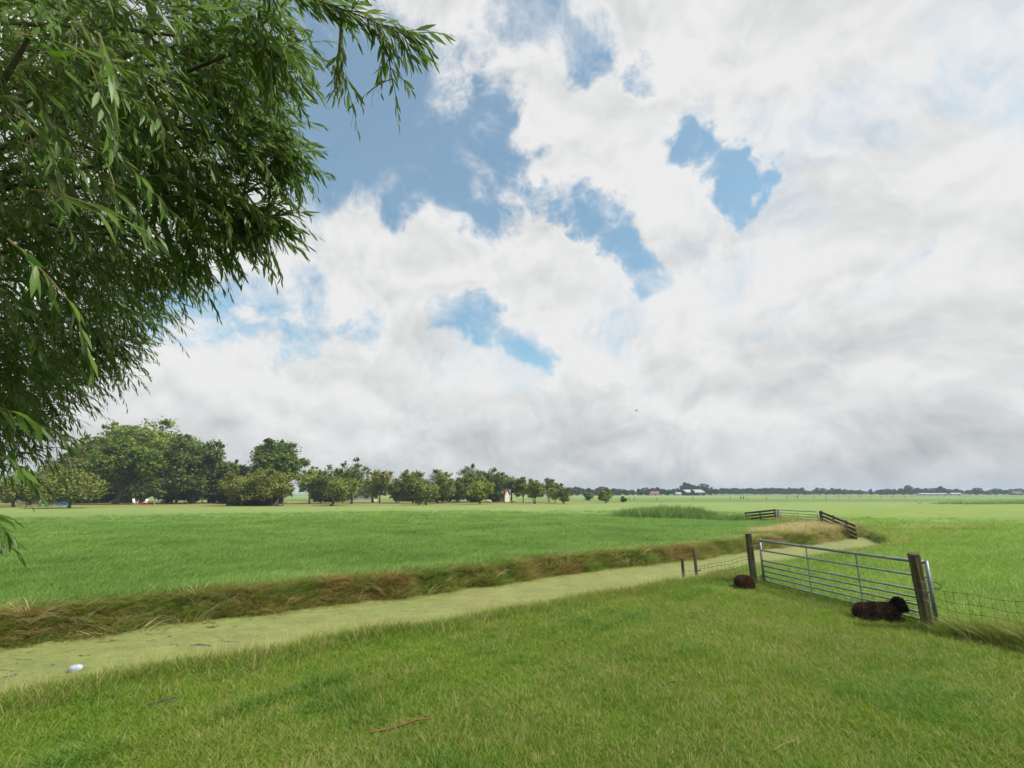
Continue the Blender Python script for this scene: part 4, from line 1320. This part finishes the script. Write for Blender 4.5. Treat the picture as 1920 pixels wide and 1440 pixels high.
wire_panel('wire_fence', 'wire netting between the two thin stakes at the water', (4.77, 14.30), (5.36, 14.84), (.10, .22, .34, .46, .58), .14, hz(4.77, 14.3), hz(5.36, 14.84), seed=1)
wire_panel('wire_fence', 'sagging wire netting between the taller stake and the hinge post', (5.36, 14.84), (6.28, 13.42), (.08, .20, .34, .46, .60, .68), .13, hz(5.36, 14.84), hz(6.3, 13.4), .03, 2)
wire_panel('wire_fence', 'wire netting running from the mossy post to the right edge through long grass', (7.25, 8.92), (8.05, 7.65), HH, .15, hz(7.25, 8.92), hz(8.05, 7.65), .03, 3)
wire_panel('wire_fence', 'wire netting continuing along the pasture out of sight on the right', (8.06, 7.63), (9.5, 5.4), HH, .15, hz(8.06, 7.63), hz(9.5, 5.4), .03, 4)

# ------------------------------------------------------------------ the far gate with its sloping wing fences
fg, _ = field_gate('field_gate', 'small galvanised gate standing at the end of the ditch between dark board fences', (21.75, 40.6), (22.35, 36.6),
                   (.93, .72, .52, .36, .22, .08), .032, .022, (.5,), hz(22, 38.5))
log_post('gate_post', 'pale grey post at the left end of the far gate', 21.66, 40.75, 1.0, .085, mat=m_zinc, group='posts of the far gate')
log_post('gate_post', 'dark wooden post at the right end of the far gate', 22.40, 36.35, .98, .075, mat=m_postd, group='posts of the far gate')
def wing(label, A, B, zta, ztb, drop, n, posts):
    root = empty('board_fence', (A[0], A[1], 0))
    d = Vector((B[0] - A[0], B[1] - A[1], 0)); L = d.length; dn = d.normalized(); nrm = Vector((-dn.y, dn.x, 0))
    for i in range(n):
        z0, z1 = zta - drop * i, ztb - drop * i
        j = random.uniform(-.01, .01)
        MB().bar(Vector((0, 0, z0 + j)) - nrm * .075, d + Vector((0, 0, z1 - j)) - nrm * .075, .035, .15).build('board', m_board, root)
    for u in posts:
        q = d * u; zt = zta + (ztb - zta) * u + .10
        MB().tube([q + Vector((0, 0, zt - drop * n - .55)), q + Vector((0, 0, zt))], [.06, .055], 7).build('post', m_postd, root)
    tag(root, label, 'fence', 'wing fences of the far gate')
wing('long dark board fence sloping down into the ditch right of the far gate', (22.40, 36.2), (20.55, 30.0), .95, .36, .245, 5, (.0, .38, .74))
wing('short dark board fence falling away into weeds left of the far gate', (21.6, 40.9), (19.6, 42.2), .92, .60, .235, 4, (.04, .5, .95))

# ------------------------------------------------------------------ sheep
def fleece_mat(name, c1, c2, c3):
    return leaf_mat(name, c1, c2, c3, 0.08, 9.0, rough=.9, spec=.1)
m_wool_d = fleece_mat('dark_brown_wool', (.034, .020, .013), (.066, .040, .026), (.120, .076, .048))
m_wool_r = fleece_mat('reddish_brown_wool', (.040, .020, .013), (.085, .044, .028), (.150, .085, .055))
m_wool_w = fleece_mat('cream_wool', (.42, .38, .30), (.55, .50, .41), (.66, .61, .52))
m_face_d = noisy_mat('black_face', (.006, .005, .005), (.014, .012, .011), 30, .9, spec=.08, bmp=.1)
m_wool_k = fleece_mat('black_wool', (.006, .005, .005), (.014, .011, .010), (.030, .022, .018))
m_face_w = noisy_mat('pale_face', (.40, .35, .28), (.50, .45, .38), 30, .8, bmp=.1)
m_eye = noisy_mat('eye', (.004, .004, .004), (.03, .02, .01), 20, .15, bmp=0)

def blob_mesh(parts, voxel, smooth=6):
    """several swollen shapes fused into one continuous skin"""
    bm = bmesh.new()
    for (c, r, rot) in parts:
        M = Matrix.Translation(c) @ Euler(rot).to_matrix().to_4x4() @ Matrix.Diagonal((*r, 1))
        bmesh.ops.create_icosphere(bm, subdivisions=3, radius=1.0, matrix=M)
    me = bpy.data.meshes.new('tmp'); bm.to_mesh(me); bm.free()
    o = bpy.data.objects.new('tmp', me); col.objects.link(o)
    md = o.modifiers.new('r', 'REMESH'); md.mode = 'VOXEL'; md.voxel_size = voxel
    sm = o.modifiers.new('s', 'SMOOTH'); sm.iterations = smooth; sm.factor = .5
    dg = bpy.context.evaluated_depsgraph_get(); dg.update()
    ev = o.evaluated_get(dg)
    out_ = bpy.data.meshes.new_from_object(ev, depsgraph=dg)
    bpy.data.objects.remove(o)
    return out_

def wool(me, n, L, mat, parent, seed, skip=None, down=.35):
    """locks of fleece over the body skin"""
    g = np.random.default_rng(seed)
    nf = len(me.polygons)
    ctr = np.empty(nf * 3); me.polygons.foreach_get('center', ctr); ctr = ctr.reshape(-1, 3)
    nor = np.empty(nf * 3); me.polygons.foreach_get('normal', nor); nor = nor.reshape(-1, 3)
    if skip is not None:
        k = ~skip(ctr); ctr, nor = ctr[k], nor[k]
    i = g.integers(0, len(ctr), n)
    c = ctr[i] + g.normal(0, .012, (n, 3)); d = nor[i] + g.normal(0, .45, (n, 3)) + np.array([0, 0, -down])
    d /= np.linalg.norm(d, axis=1)[:, None]
    s = np.cross(d, rand_dirs(n, g)); s /= np.linalg.norm(s, axis=1)[:, None]
    ln = L * g.uniform(.5, 1.3, n)[:, None]; w = .010 * (L / .05)
    v = np.stack([c - s * w, c + s * w, c + d * ln * .6 + s * w * .8, c + d * ln + np.cross(d, s) * ln * .3, c + d * ln * .6 - s * w * .8], 1)
    b = np.arange(n)[:, None] * 5
    q = np.concatenate([b + np.array([[0, 1, 2]]), b + np.array([[0, 2, 4]]), b + np.array([[4, 2, 3]])], 0)
    o = np_mesh('fleece', v.reshape(-1, 3), tris=q, mat=mat, parent=parent)
    o['kind'] = 'stuff'
    return o

def sheep(name, label, loc, rz, body_parts, head_parts, ears, eyes, wmat, fmat, L, nw, group, scale=1.0, voxel=.022, headtest=None, poll=None):
    root = empty(name, (loc[0], loc[1], hz(*loc)), rz)
    root.scale = (scale,) * 3
    me = blob_mesh(body_parts + head_parts, voxel)
    me.name = 'body'
    me.materials.append(wmat); me.materials.append(fmat)
    body = bpy.data.objects.new('body', me); col.objects.link(body); body.parent = root
    ctr = np.empty(len(me.polygons) * 3); me.polygons.foreach_get('center', ctr); ctr = ctr.reshape(-1, 3)
    if headtest is not None:
        me.polygons.foreach_set('material_index', headtest(ctr).astype(np.int32))
    me.polygons.foreach_set('use_smooth', np.ones(len(me.polygons), bool))
    me.update()
    wool(me, nw, L, wmat, root, int(nw), headtest)
    if poll:
        wool(me, nw // 5, L * 1.1, poll, root, 5, lambda c: ~headtest(c)).name = 'head_wool'
    for (c, rot, ln) in ears:
        v = [(0, 0, 0), (.3, .16, .03), (.7, .17, .02), (1, 0, -.05), (.7, -.15, .0), (.3, -.14, .03), (.5, 0, .06)]
        M = Matrix.Translation(c) @ Euler(rot).to_matrix().to_4x4() @ Matrix.Scale(ln, 4)
        mesh_obj('ear', [M @ Vector(p) for p in v], [(0, 1, 6), (1, 2, 6), (2, 3, 6), (3, 4, 6), (4, 5, 6), (5, 0, 6)], fmat, root)
    for c in eyes:
        bm = bmesh.new(); bmesh.ops.create_icosphere(bm, subdivisions=2, radius=.013, matrix=Matrix.Translation(c))
        m2 = bpy.data.meshes.new('eye'); bm.to_mesh(m2); bm.free(); m2.materials.append(m_eye)
        e = bpy.data.objects.new('eye', m2); col.objects.link(e); e.parent = root
    tag(root, label, 'sheep', group)
    return root

# lying sheep by the latch post: rump to the left, head up at the right, looking at us
LB = [((-.30, 0, .20), (.20, .21, .21), (0, 0, 0)), ((-.08, 0, .215), (.28, .23, .215), (0, 0, 0)), ((.16, 0, .225), (.24, .205, .215), (0, 0, 0)),
      ((.30, -.02, .27), (.15, .15, .19), (0, .3, 0)), ((.37, -.05, .39), (.10, .10, .13), (0, .2, 0)),
      ((.30, -.17, .06), (.17, .055, .055), (0, 0, .3)), ((.27, .14, .06), (.16, .05, .05), (0, 0, -.2)),
      ((-.26, -.20, .09), (.19, .07, .08), (0, 0, .15)), ((-.30, .18, .09), (.17, .07, .08), (0, 0, 0)), ((-.50, 0, .19), (.05, .04, .09), (0, 0, 0))]
LB = [((c[0], c[1], c[2] * .86), (r_[0], r_[1], r_[2] * .86), q_) for (c, r_, q_) in LB]
LHD = [((.40, -.10, .415), (.105, .11, .105), (0, 0, 0)), ((.415, -.21, .365), (.066, .105, .072), (.55, 0, .10)), ((.42, -.285, .32), (.052, .052, .052), (0, 0, 0)), ((.38, -.05, .33), (.10, .10, .12), (0, 0, 0))]
ht = lambda c: (c[:, 2] > .345) & (c[:, 0] > .29) & (c[:, 1] < .02) | ((c[:, 1] < -.17) & (c[:, 2] > .22) & (c[:, 0] > .3))
sheep('sheep', 'dark brown sheep lying against the gate with its black head raised', (6.78, 9.66), R(-12), LB, LHD,
      [((.32, -.11, .465), (0, .05, 3.05), .20), ((.48, -.11, .465), (0, -.05, -.1), .20)], [(.365, -.20, .42), (.465, -.195, .42)],
      m_wool_d, m_face_d, .036, 14000, 'dark sheep by the gate', .78, headtest=ht, poll=m_wool_k)
# the other one curled up, rump towards us
CB = [((0, 0, .20), (.25, .27, .215), (0, 0, 0)), ((.03, .22, .19), (.22, .22, .19), (0, 0, 0)), ((-.05, -.10, .17), (.20, .17, .17), (0, 0, 0)),
      ((.14, -.06, .09), (.10, .16, .08), (0, 0, .2)), ((-.17, -.04, .09), (.09, .16, .08), (0, 0, -.2)), ((0, -.27, .13), (.045, .05, .09), (0, 0, 0)), ((.10, .38, .18), (.13, .14, .13), (0, 0, 0))]
CH = [((.18, .46, .17), (.075, .09, .07), (0, 0, 0)), ((.24, .40, .12), (.05, .08, .045), (0, 0, .6))]
sheep('sheep', 'curled-up reddish brown sheep lying at the foot of the hinge post, rump to us', (5.70, 12.60), R(14), CB, CH,
      [((.12, .46, .22), (0, -.2, 2.6), .11), ((.22, .48, .22), (0, -.2, .6), .11)], [(.23, .40, .17), (.27, .46, .16)],
      m_wool_r, m_face_d, .036, 10000, 'dark sheep by the gate', .72, headtest=lambda c: (c[:, 1] > .42) & (c[:, 0] > .12))
# pale sheep grazing in the orchard
SB = [((-.30, 0, .62), (.26, .22, .24), (0, 0, 0)), ((0, 0, .62), (.34, .24, .25), (0, 0, 0)), ((.30, 0, .60), (.24, .20, .23), (0, 0, 0)), ((.50, 0, .50), (.18, .11, .13), (0, .8, 0))]
for sx in (.30, -.36):
    for sy in (.11, -.11):
        SB += [((sx, sy, .38), (.075, .07, .17), (0, 0, 0)), ((sx + (.02 if sx > 0 else -.02), sy, .20), (.042, .04, .17), (0, 0, 0)), ((sx + .02, sy, .05), (.05, .042, .05), (0, 0, 0))]
SH = [((.64, 0, .34), (.10, .075, .085), (0, .9, 0)), ((.70, 0, .23), (.065, .055, .10), (0, .35, 0))]
hts = lambda c: (c[:, 0] > .58)
for (x, y, rz, lab) in ((-18.4, 96.6, .95, 'cream sheep under the broad apple clump, its rump to us'), (-12.2, 104, 2.6, 'cream sheep half hidden between the apple clump and the pointed pear'),
                        (-4.9, 106, .4, 'white sheep beside the small light round tree'), (.45, 110, 2.9, 'white sheep grazing right of the bare pear trunk')):
    sheep('orchard_sheep', lab, (x, y), rz, SB, SH, [((.60, .06, .42), (0, .3, 1.9), .12), ((.60, -.06, .42), (0, .3, -1.9), .12)], [(.69, .065, .34), (.69, -.065, .34)],
          m_wool_w, m_face_w, .05, 900, 'sheep in the orchard', 1.0, voxel=.045, headtest=hts)

# ------------------------------------------------------------------ buildings
m_wall_w = noisy_mat('whitewashed_wall', (.42, .38, .33), (.52, .48, .43), 3.0, .9, bmp=.1)
m_tile = noisy_mat('red_roof_tiles', (.15, .075, .055), (.22, .11, .08), 6.0, .85, bmp=.3)
m_slate = noisy_mat('dark_roof', (.045, .045, .048), (.085, .083, .080), 6.0, .8, bmp=.3)
m_shed = noisy_mat('black_shed_boards', (.016, .014, .012), (.040, .034, .028), 5.0, .9, bmp=.3, stretch=(1, 1, .3))
m_sheet = noisy_mat('pale_roof_sheet', (.24, .27, .29), (.33, .35, .37), 2.0, .5, bmp=.1)
m_glass = noisy_mat('window_glass', (.02, .025, .03), (.05, .06, .07), 2.0, .08, spec=.8, bmp=0)
m_white = noisy_mat('white_paint', (.66, .70, .70), (.76, .80, .79), 5.0, .5, bmp=0)
m_red = noisy_mat('red_paint', (.50, .045, .022), (.60, .07, .035), 5.0, .5, bmp=0)
m_blue = noisy_mat('blue_paint', (.03, .10, .28), (.05, .14, .35), 5.0, .5, bmp=0)

def house(name, label, x, y, rz, w, d, eave, ridge, wall, roof, wins=(), doors=(), chimney=None, over=.3):
    """walls with gable ends, two roof slopes with an overhang, windows set in frames"""
    root = empty(name, (x, y, 0), rz)
    hw, hd = w / 2, d / 2
    v = [(-hw, -hd, -.3), (hw, -hd, -.3), (hw, hd, -.3), (-hw, hd, -.3), (-hw, -hd, eave), (hw, -hd, eave), (hw, hd, eave), (-hw, hd, eave), (-hw, 0, ridge), (hw, 0, ridge)]
    mesh_obj('wall', v, [(0, 1, 5, 4), (2, 3, 7, 6), (1, 2, 6, 9, 5), (3, 0, 4, 8, 7), (3, 2, 1, 0)], wall, root)
    mb = MB(); th_ = .12
    sl = (ridge - eave) / hd
    for sg in (-1, 1):
        e = (hd + over)
        z1 = ridge - sl * e
        p = [(-hw - over, sg * e, z1), (hw + over, sg * e, z1), (hw + over, 0, ridge), (-hw - over, 0, ridge)]
        p = [(a, b, c + .03) for a, b, c in p]
        q = [(a, b, c + th_) for a, b, c in p]
        mb.add(p + q, [(0, 1, 2, 3), (4, 7, 6, 5), (0, 4, 5, 1), (1, 5, 6, 2), (3, 2, 6, 7), (0, 3, 7, 4)])
    rf = mb.build('roof', roof, root)
    MB().bar((-hw - over, 0, ridge + th_ + .04), (hw + over, 0, ridge + th_ + .04), .3, .12).build('ridge', roof, rf)
    if chimney:
        MB().box((chimney, 0, ridge + .3), (.5, .5, 1.0)).box((chimney, 0, ridge + .83), (.62, .62, .1)).build('chimney', m_tile, rf)
    for (wx, wz, ww, wh) in wins:
        o = MB().box((wx, -hd - .02, wz), (ww, .06, wh)).build('window', m_glass, root)
        fb = MB()
        for sx in (-1, 1): fb.box((wx + sx * ww / 2, -hd - .045, wz), (.08, .08, wh + .08))
        for sz in (-1, 0, 1): fb.box((wx, -hd - .043, wz + sz * wh / 2), (ww - .08, .07, .07))
        fb.build('frame', m_white, o)
    for (wx, ww, wh) in doors:
        o = MB().box((wx, -hd - .03, wh / 2), (ww, .07, wh)).build('door', m_shed, root)
        MB().box((wx + ww * .38, -hd - .09, wh * .5), (.05, .06, .12)).build('handle', m_zinc, o)
    tag(root, label, 'building')
    return root
house('garden_shed', 'low black board shed under the yellowish apple trees', -47.6, 92.4, .03, 9.0, 3.0, 1.75, 2.45, m_shed, m_slate, [(-1.2, 1.15, .7, .6), (2.0, 1.15, .7, .6)], [(-3.5, .9, 1.6)])
house('farm_outbuilding', 'small whitewashed outbuilding with a red tiled roof behind the utility pole', -3.0, 133, -.35, 3.6, 3.6, 1.9, 3.2, m_wall_w, m_tile, [(.6, 1.1, .7, .6)], [(-.9, .8, 1.7)])
house('barn', 'dark-roofed barn whose gable shows between the yellow tree and the apple clump', -27.0, 142, 1.35, 12, 8.5, 2.2, 6.0, m_shed, m_slate, [], [(0, 2.4, 2.4)])
house('farmhouse', 'white farmhouse glimpsed through the willow at the left edge', -112, 118, .3, 10, 7, 3.0, 6.0, m_wall_w, m_slate, [(-3, 1.6, 1.1, 1.3), (0, 1.6, 1.1, 1.3), (3, 1.6, 1.1, 1.3)], [(-4.3, 1, 2.1)], chimney=3)
house('garden_house', 'pale low garden house behind the pale tree trunk', -44.5, 140, .1, 12, 5, 1.8, 2.9, m_wall_w, m_slate, [(-3, 1.1, 1.2, .8), (1, 1.1, 1.2, .8), (4, 1.1, 1.2, .8)], [(-5.2, .9, 1.7)])
def fx(px, y): return (px - 960) / 907.0 * y / 1.025
house('distant_farmhouse', 'red-roofed farmhouse tiny on the skyline', fx(1227, 430), 430, .1, 7, 5, 1.7, 3.4, m_wall_w, m_tile, [(-2, 1.0, 1, .9), (2, 1.0, 1, .9)], [(0, 1, 1.6)], chimney=2)
house('distant_barn', 'large pale grey barn below the tall skyline trees', fx(1298, 450), 450, .12, 17, 14, 2.6, 5.0, m_shed, m_sheet, [(-5, 1.4, 2, 1), (4, 1.4, 2, 1)], [(0, 3, 2.4)])
house('distant_cottage', 'small white cottage between farmhouse and barn', fx(1271, 440), 440, .2, 4.5, 4, 1.5, 2.7, m_wall_w, m_sheet, [(1, .9, .9, .7)], [(-1, .9, 1.4)])
house('distant_greenhouse', 'long low white shed on the right-hand skyline', fx(1747, 480), 480, -.1, 24, 6, 1.1, 1.9, m_wall_w, m_sheet, [(-8, .6, 2, .5), (-2, .6, 2, .5), (4, .6, 2, .5)], [(9, 1.2, 1.0)])
house('distant_stable', 'short white shed right of the long one on the skyline', fx(1790, 490), 490, -.1, 9, 5, 1.2, 2.2, m_wall_w, m_sheet, [(-2, .6, 1.4, .5)], [(2, 1.2, 1.0)])
house('distant_house', 'dark-roofed low house at the far right skyline', fx(1905, 520), 520, 0, 10, 6, 1.5, 4.0, m_tile, m_slate, [(-2, .8, 1.2, .7)], [(2, 1, 1.3)])

# utility pole behind the orchard
pole = empty('utility_pole', (-1.95, 124, 0))
MB().tube([(0, 0, -.3), (0, 0, 4), (.02, 0, 7.3)], [.17, .15, .12], 9).build('shaft', m_postd, pole)
MB().tube([(0, 0, 7.28), (0, 0, 7.42)], [.15, .03], 9).build('cap', m_zinc, pole)
MB().bar((-.22, -.12, 6.7), (.22, -.12, 6.7), .08, .08).build('bracket', m_zinc, pole)
tag(pole, 'tall dark wooden pole standing among the pear trees', 'pole')

# ------------------------------------------------------------------ garden furniture
def garden_chair(label, x, y, rz, seatm, framem, low=False):
    r = empty('garden_chair', (x, y, hz(x, y)), rz)
    sh = .42
    for i in range(5):
        MB().box((0, -.22 + i * .11, sh), (.56, .095, .03)).build('seat_slat', seatm, r)
    for i in range(5):
        M = Euler((R(-18), 0, 0)).to_matrix()
        MB().box((-.22 + i * .11, .30 + .12, sh + .36), (.095, .03, .74), M).build('back_slat', seatm, r)
    for sx in (-1, 1):
        MB().bar((sx * .30, -.27, 0), (sx * .30, -.25, .62), .06, .05).build('front_leg', framem, r)
        MB().bar((sx * .30, .40, 0), (sx * .30, .24, .66), .06, .05).build('rear_leg', framem, r)
        MB().bar((sx * .30, -.34, .645), (sx * .30, .34, .665), .10, .04).build('armrest', framem, r)
        MB().bar((sx * .285, -.27, sh - .04), (sx * .285, .36, sh - .07), .04, .07).build('side_rail', framem, r)
    tag(r, label, 'chair', 'garden chairs')
    return r
garden_chair('white garden chair turned sideways left of the red-framed one', -75.3, 99.5, R(80), m_white, m_white)
garden_chair('white-backed garden chair on a bright red frame', -72.9, 99.0, R(8), m_white, m_red)
st_ = empty('foot_stool', (-73.9, 98.7, hz(-73.9, 98.7)))
for i in range(4): MB().box((0, -.18 + i * .12, .36), (.6, .1, .03)).build('slat', m_red, st_)
for sx in (-1, 1):
    for sy in (-1, 1): MB().bar((sx * .26, sy * .18, 0), (sx * .26, sy * .18, .345), .05, .05).build('leg', m_red, st_)
tag(st_, 'low red footstool in front of the red-framed chair', 'stool')
def garden_table(label, x, y, rz, mat, ln=1.6):
    r = empty('garden_table', (x, y, hz(x, y)), rz)
    for i in range(5): MB().box((0, -.32 + i * .16, .72), (ln, .145, .03)).build('board', mat, r)
    for sx in (-1, 1):
        for sy in (-1, 1): MB().bar((sx * (ln / 2 - .12), sy * .3, 0), (sx * (ln / 2 - .12), sy * .26, .705), .06, .06).build('leg', mat, r)
        MB().bar((sx * (ln / 2 - .12), -.3, .66), (sx * (ln / 2 - .12), .3, .66), .04, .06).build('cross_bar', mat, r)
    tag(r, label, 'table', 'garden tables')
garden_table('blue garden table under the apple tree at the left', -75.6, 82.5, .1, m_blue)
garden_chair('blue and white chair beside the blue garden table', -77.2, 82.0, R(150), m_white, m_blue)
garden_chair('dark blue chair at the right of the blue garden table', -73.9, 82.4, R(-140), m_blue, m_blue)
garden_table('grey picnic table furthest left on the lawn', -82.6, 88.0, -.1, m_postd, 1.8)

# ------------------------------------------------------------------ small things
log_post('orchard_stake', 'short pale stake at the meadow edge before the young tree', -65.0, 90.5, 1.15, .13, (.1, 0), m_bark_pale)
stump = empty('fallen_trunk', (-41.5, 89.0, 0))
MB().tube([(-.9, 0, -.05), (-.5, 0, .55), (-.35, 0, 1.25)], [.42, .30, .10], 9, wob=.2).build('stump', m_bark_pale, stump)
MB().tube([(-.4, 0, .2), (.4, -.1, .18), (1.5, -.2, .75)], [.22, .15, .07], 7, wob=.15).build('log', m_bark_pale, stump)
tag(stump, 'bleached broken tree stump with a limb on the ground right of the shed', 'stump')
# posts in the far pasture
for i, (px, y) in enumerate(((1180, 150), (1189, 150), (1231, 150), (1298, 152), (1368, 154), (1400, 156), (1436, 156), (1475, 190), (1489, 190), (1525, 192), (1547, 165), (1572, 200), (1591, 200), (1612, 202), (1630, 204), (1650, 206), (1672, 208), (1694, 210))):
    x = fx(px, y)
    o = MB().tube([(0, 0, -.2), (.02, 0, 1.15 + .15 * math.sin(i * 2.1))], [.07, .055], 6).build('pasture_post', m_postd, loc=(x, y, 0))
    tag(o, 'thin dark post in the line of posts crossing the far pasture', 'post', 'posts of the far pasture fence')
for (px, y, lab) in ((1388, 168, 'left of two dark birds standing in the far pasture'), (1393, 168, 'right of two dark birds standing in the far pasture'), (1494, 205, 'dark bird standing in the pasture above the far gate')):
    me = blob_mesh([((0, 0, .62), (.36, .2, .22), (0, .4, 0)), ((.3, 0, .95), (.09, .08, .3), (0, .2, 0)), ((.38, 0, 1.25), (.15, .09, .09), (0, 0, 0)), ((-.36, 0, .5), (.2, .12, .06), (0, .3, 0)),
                    ((0, .07, .25), (.045, .045, .3), (0, 0, 0)), ((0, -.07, .25), (.045, .045, .3), (0, 0, 0))], .04, 2)
    me.materials.append(m_face_d)
    o = bpy.data.objects.new('heron', me); col.objects.link(o); o.location = (fx(px, y), y, 0); o.rotation_euler = (0, 0, 1.0)
    tag(o, lab, 'bird', 'birds in the far pasture')
# grazing cows on the right
m_cow = noisy_mat('pied_hide', (.03, .025, .02), (.60, .58, .55), 1.6, .9, bmp=0, detail=1)
cow_me = blob_mesh([((0, 0, 1.0), (.85, .32, .36), (0, 0, 0)), ((-.6, 0, 1.02), (.35, .3, .34), (0, 0, 0)), ((.85, 0, .95), (.35, .16, .2), (0, .5, 0)), ((1.2, 0, .55), (.28, .12, .13), (0, 1.0, 0))]
                   + [((sx, sy, .4), (.1, .09, .45), (0, 0, 0)) for sx in (.55, -.65) for sy in (.18, -.18)], .08, 3)
cow_me.materials.append(m_cow)
for i, px in enumerate((1722, 1726, 1733, 1739, 1743, 1749, 1757, 1775)):
    y = 400 + 9 * (i % 3)
    o = bpy.data.objects.new('cow', cow_me); col.objects.link(o); o.location = (fx(px, y), y, 0); o.rotation_euler = (0, 0, 1.3 * i)
    tag(o, 'tiny pied cow in the herd before the long white shed', 'cow', 'cows before the white shed')
# white plastic caught in the duckweed
def _lid():
    v, f = [], []
    nu, nv = 14, 5
    for j in range(nv + 1):
        for i in range(nu):
            a = 2 * math.pi * i / nu; rr = j / nv
            x = .17 * rr * math.cos(a) * (1 + .25 * math.cos(a)); y = .11 * rr * math.sin(a)
            z = .10 * (1 - rr ** 2) + .012 * math.sin(5 * a + j) * rr
            v.append((x, y, z))
    for j in range(nv):
        for i in range(nu): f.append((j * nu + i, j * nu + (i + 1) % nu, (j + 1) * nu + (i + 1) % nu, (j + 1) * nu + i))
    return v, f
v, f = _lid()
m_plastic = noisy_mat('crumpled_white_plastic', (.24, .28, .34), (.38, .42, .48), 14.0, .5, bmp=.4)
o = mesh_obj('plastic_bag', v, f, m_plastic, smooth=True, loc=(-6.80, 8.28, WATER + .03)); o.rotation_euler = (R(58), R(-14), R(25))
o.scale = (.58, .62, .7)
tag(o, 'crumpled white plastic bag floating in the duckweed at the near bank', 'bag')
o = MB().tube([(-.3, 0, 0), (-.05, .03, .02), (.3, -.02, .01)], [.02, .03, .012], 7, wob=.4).build('floating_debris', noisy_mat('wet_debris', (.04, .05, .06), (.10, .12, .14), 12, .3, bmp=.3), loc=(-5.65, 9.6, WATER))
o.scale = (.6, .6, .5)
tag(o, 'dark wet scrap floating in the duckweed right of the white bag', 'debris')
# sticks lying in the grass
def stick(label, x, y, rz, pts, r, mat):
    root = empty('stick', (x, y, hz(x, y) + .03), rz)
    MB().tube(pts[0], [r, r * .9, r * .8, r * .4][:len(pts[0])], 6, wob=.2).build('main_stem', mat, root)
    for p in pts[1:]: MB().tube(p, [r * .5, r * .25], 5).build('side_twig', mat, root)
    tag(root, label, 'stick', 'sticks lying in the pasture')
m_redwood = noisy_mat('reddish_dead_twig', (.10, .048, .024), (.17, .085, .042), 20, .9, bmp=.2)
stick('reddish bare branch lying in the short grass at the bottom', -1.08, 5.42, .28, [[(-.30, 0, 0), (-.08, -.01, .02), (.12, .02, .05), (.28, .03, .045)], [(.0, 0, .03), (.22, .09, .06)], [(-.15, 0, .01), (-.02, .05, .02)]], .011, m_redwood)
stick('small dark forked twig in the grass below the white bag', -3.9, 6.05, .4, [[(-.16, 0, 0), (0, .01, .03), (.14, .06, .03)], [(0, 0, .02), (.12, -.07, .03)], [(-.05, 0, .02), (.03, .09, .04)]], .010, m_postd)
stick('pale twig in the pasture in front of the sleeping sheep', 1.95, 6.55, .3, [[(-.14, 0, 0), (0, .01, .02), (.13, .0, .02)], [(0, 0, .02), (.06, .05, .02)]], .006, m_postd)
stick('thin bleached straw stalk at the bottom edge below the gate', 2.5, 5.0, .3, [[(-.17, 0, .02), (0, .02, .05), (.16, .05, .04)]], .0025, m_straw)
# white feathers on the bank behind the gate
feather = bpy.data.materials.get('white_paint')
root = empty('feather_tuft', (9.6, 19.4, hz(9.6, 19.4) + .12))
for i in range(7):
    a = i * .9
    mesh_obj('feather', [(0, 0, 0), (.05, .02, .05), (.16, 0, .08), (.05, -.02, .05)], [(0, 1, 2, 3)], feather, root).rotation_euler = (0, -.3 * (i % 3), a)
tag(root, 'scrap of white feathers in the grass beside the water, seen through the gate', 'feathers')
# bird on the wing
bd = empty('bird', (16.0, 61.5, 12.6), .6)
bd.scale = (.6, .6, .6)
bm_ = blob_mesh([((0, 0, 0), (.26, .09, .08), (0, 0, 0)), ((.26, 0, .02), (.09, .06, .06), (0, 0, 0)), ((-.30, 0, 0), (.13, .07, .02), (0, 0, 0))], .025, 2)
bm_.materials.append(m_face_d)
b_ = bpy.data.objects.new('body', bm_); col.objects.link(b_); b_.parent = bd
for s_ in (-1, 1):
    mesh_obj('wing', [(.12, s_ * .04, .03), (-.12, s_ * .04, .03), (-.14, s_ * .30, .15), (-.06, s_ * .52, .10), (.08, s_ * .32, .17), (.0, s_ * .18, .11)], [(0, 5, 1), (1, 5, 2), (5, 4, 2), (2, 4, 3), (0, 4, 5)], m_face_d, bd)
tag(bd, 'small dark bird flying before the grey clouds', 'bird')

# ------------------------------------------------------------------ haze
m_haze, t, out = new_mat('haze')
pv = t.new('ShaderNodeVolumePrincipled')
pv.inputs['Color'].default_value = (.56, .70, .84, 1)
pv.inputs['Density'].default_value = 0.00036
pv.inputs['Anisotropy'].default_value = 0.0
t.l.new(pv.outputs[0], out.inputs['Volume'])
hb = MB().box((0, 0, 10.5), (7400, 7400, 25)).build('haze', m_haze)
tag(hb, 'thin bluish haze over the polder', kind='stuff')
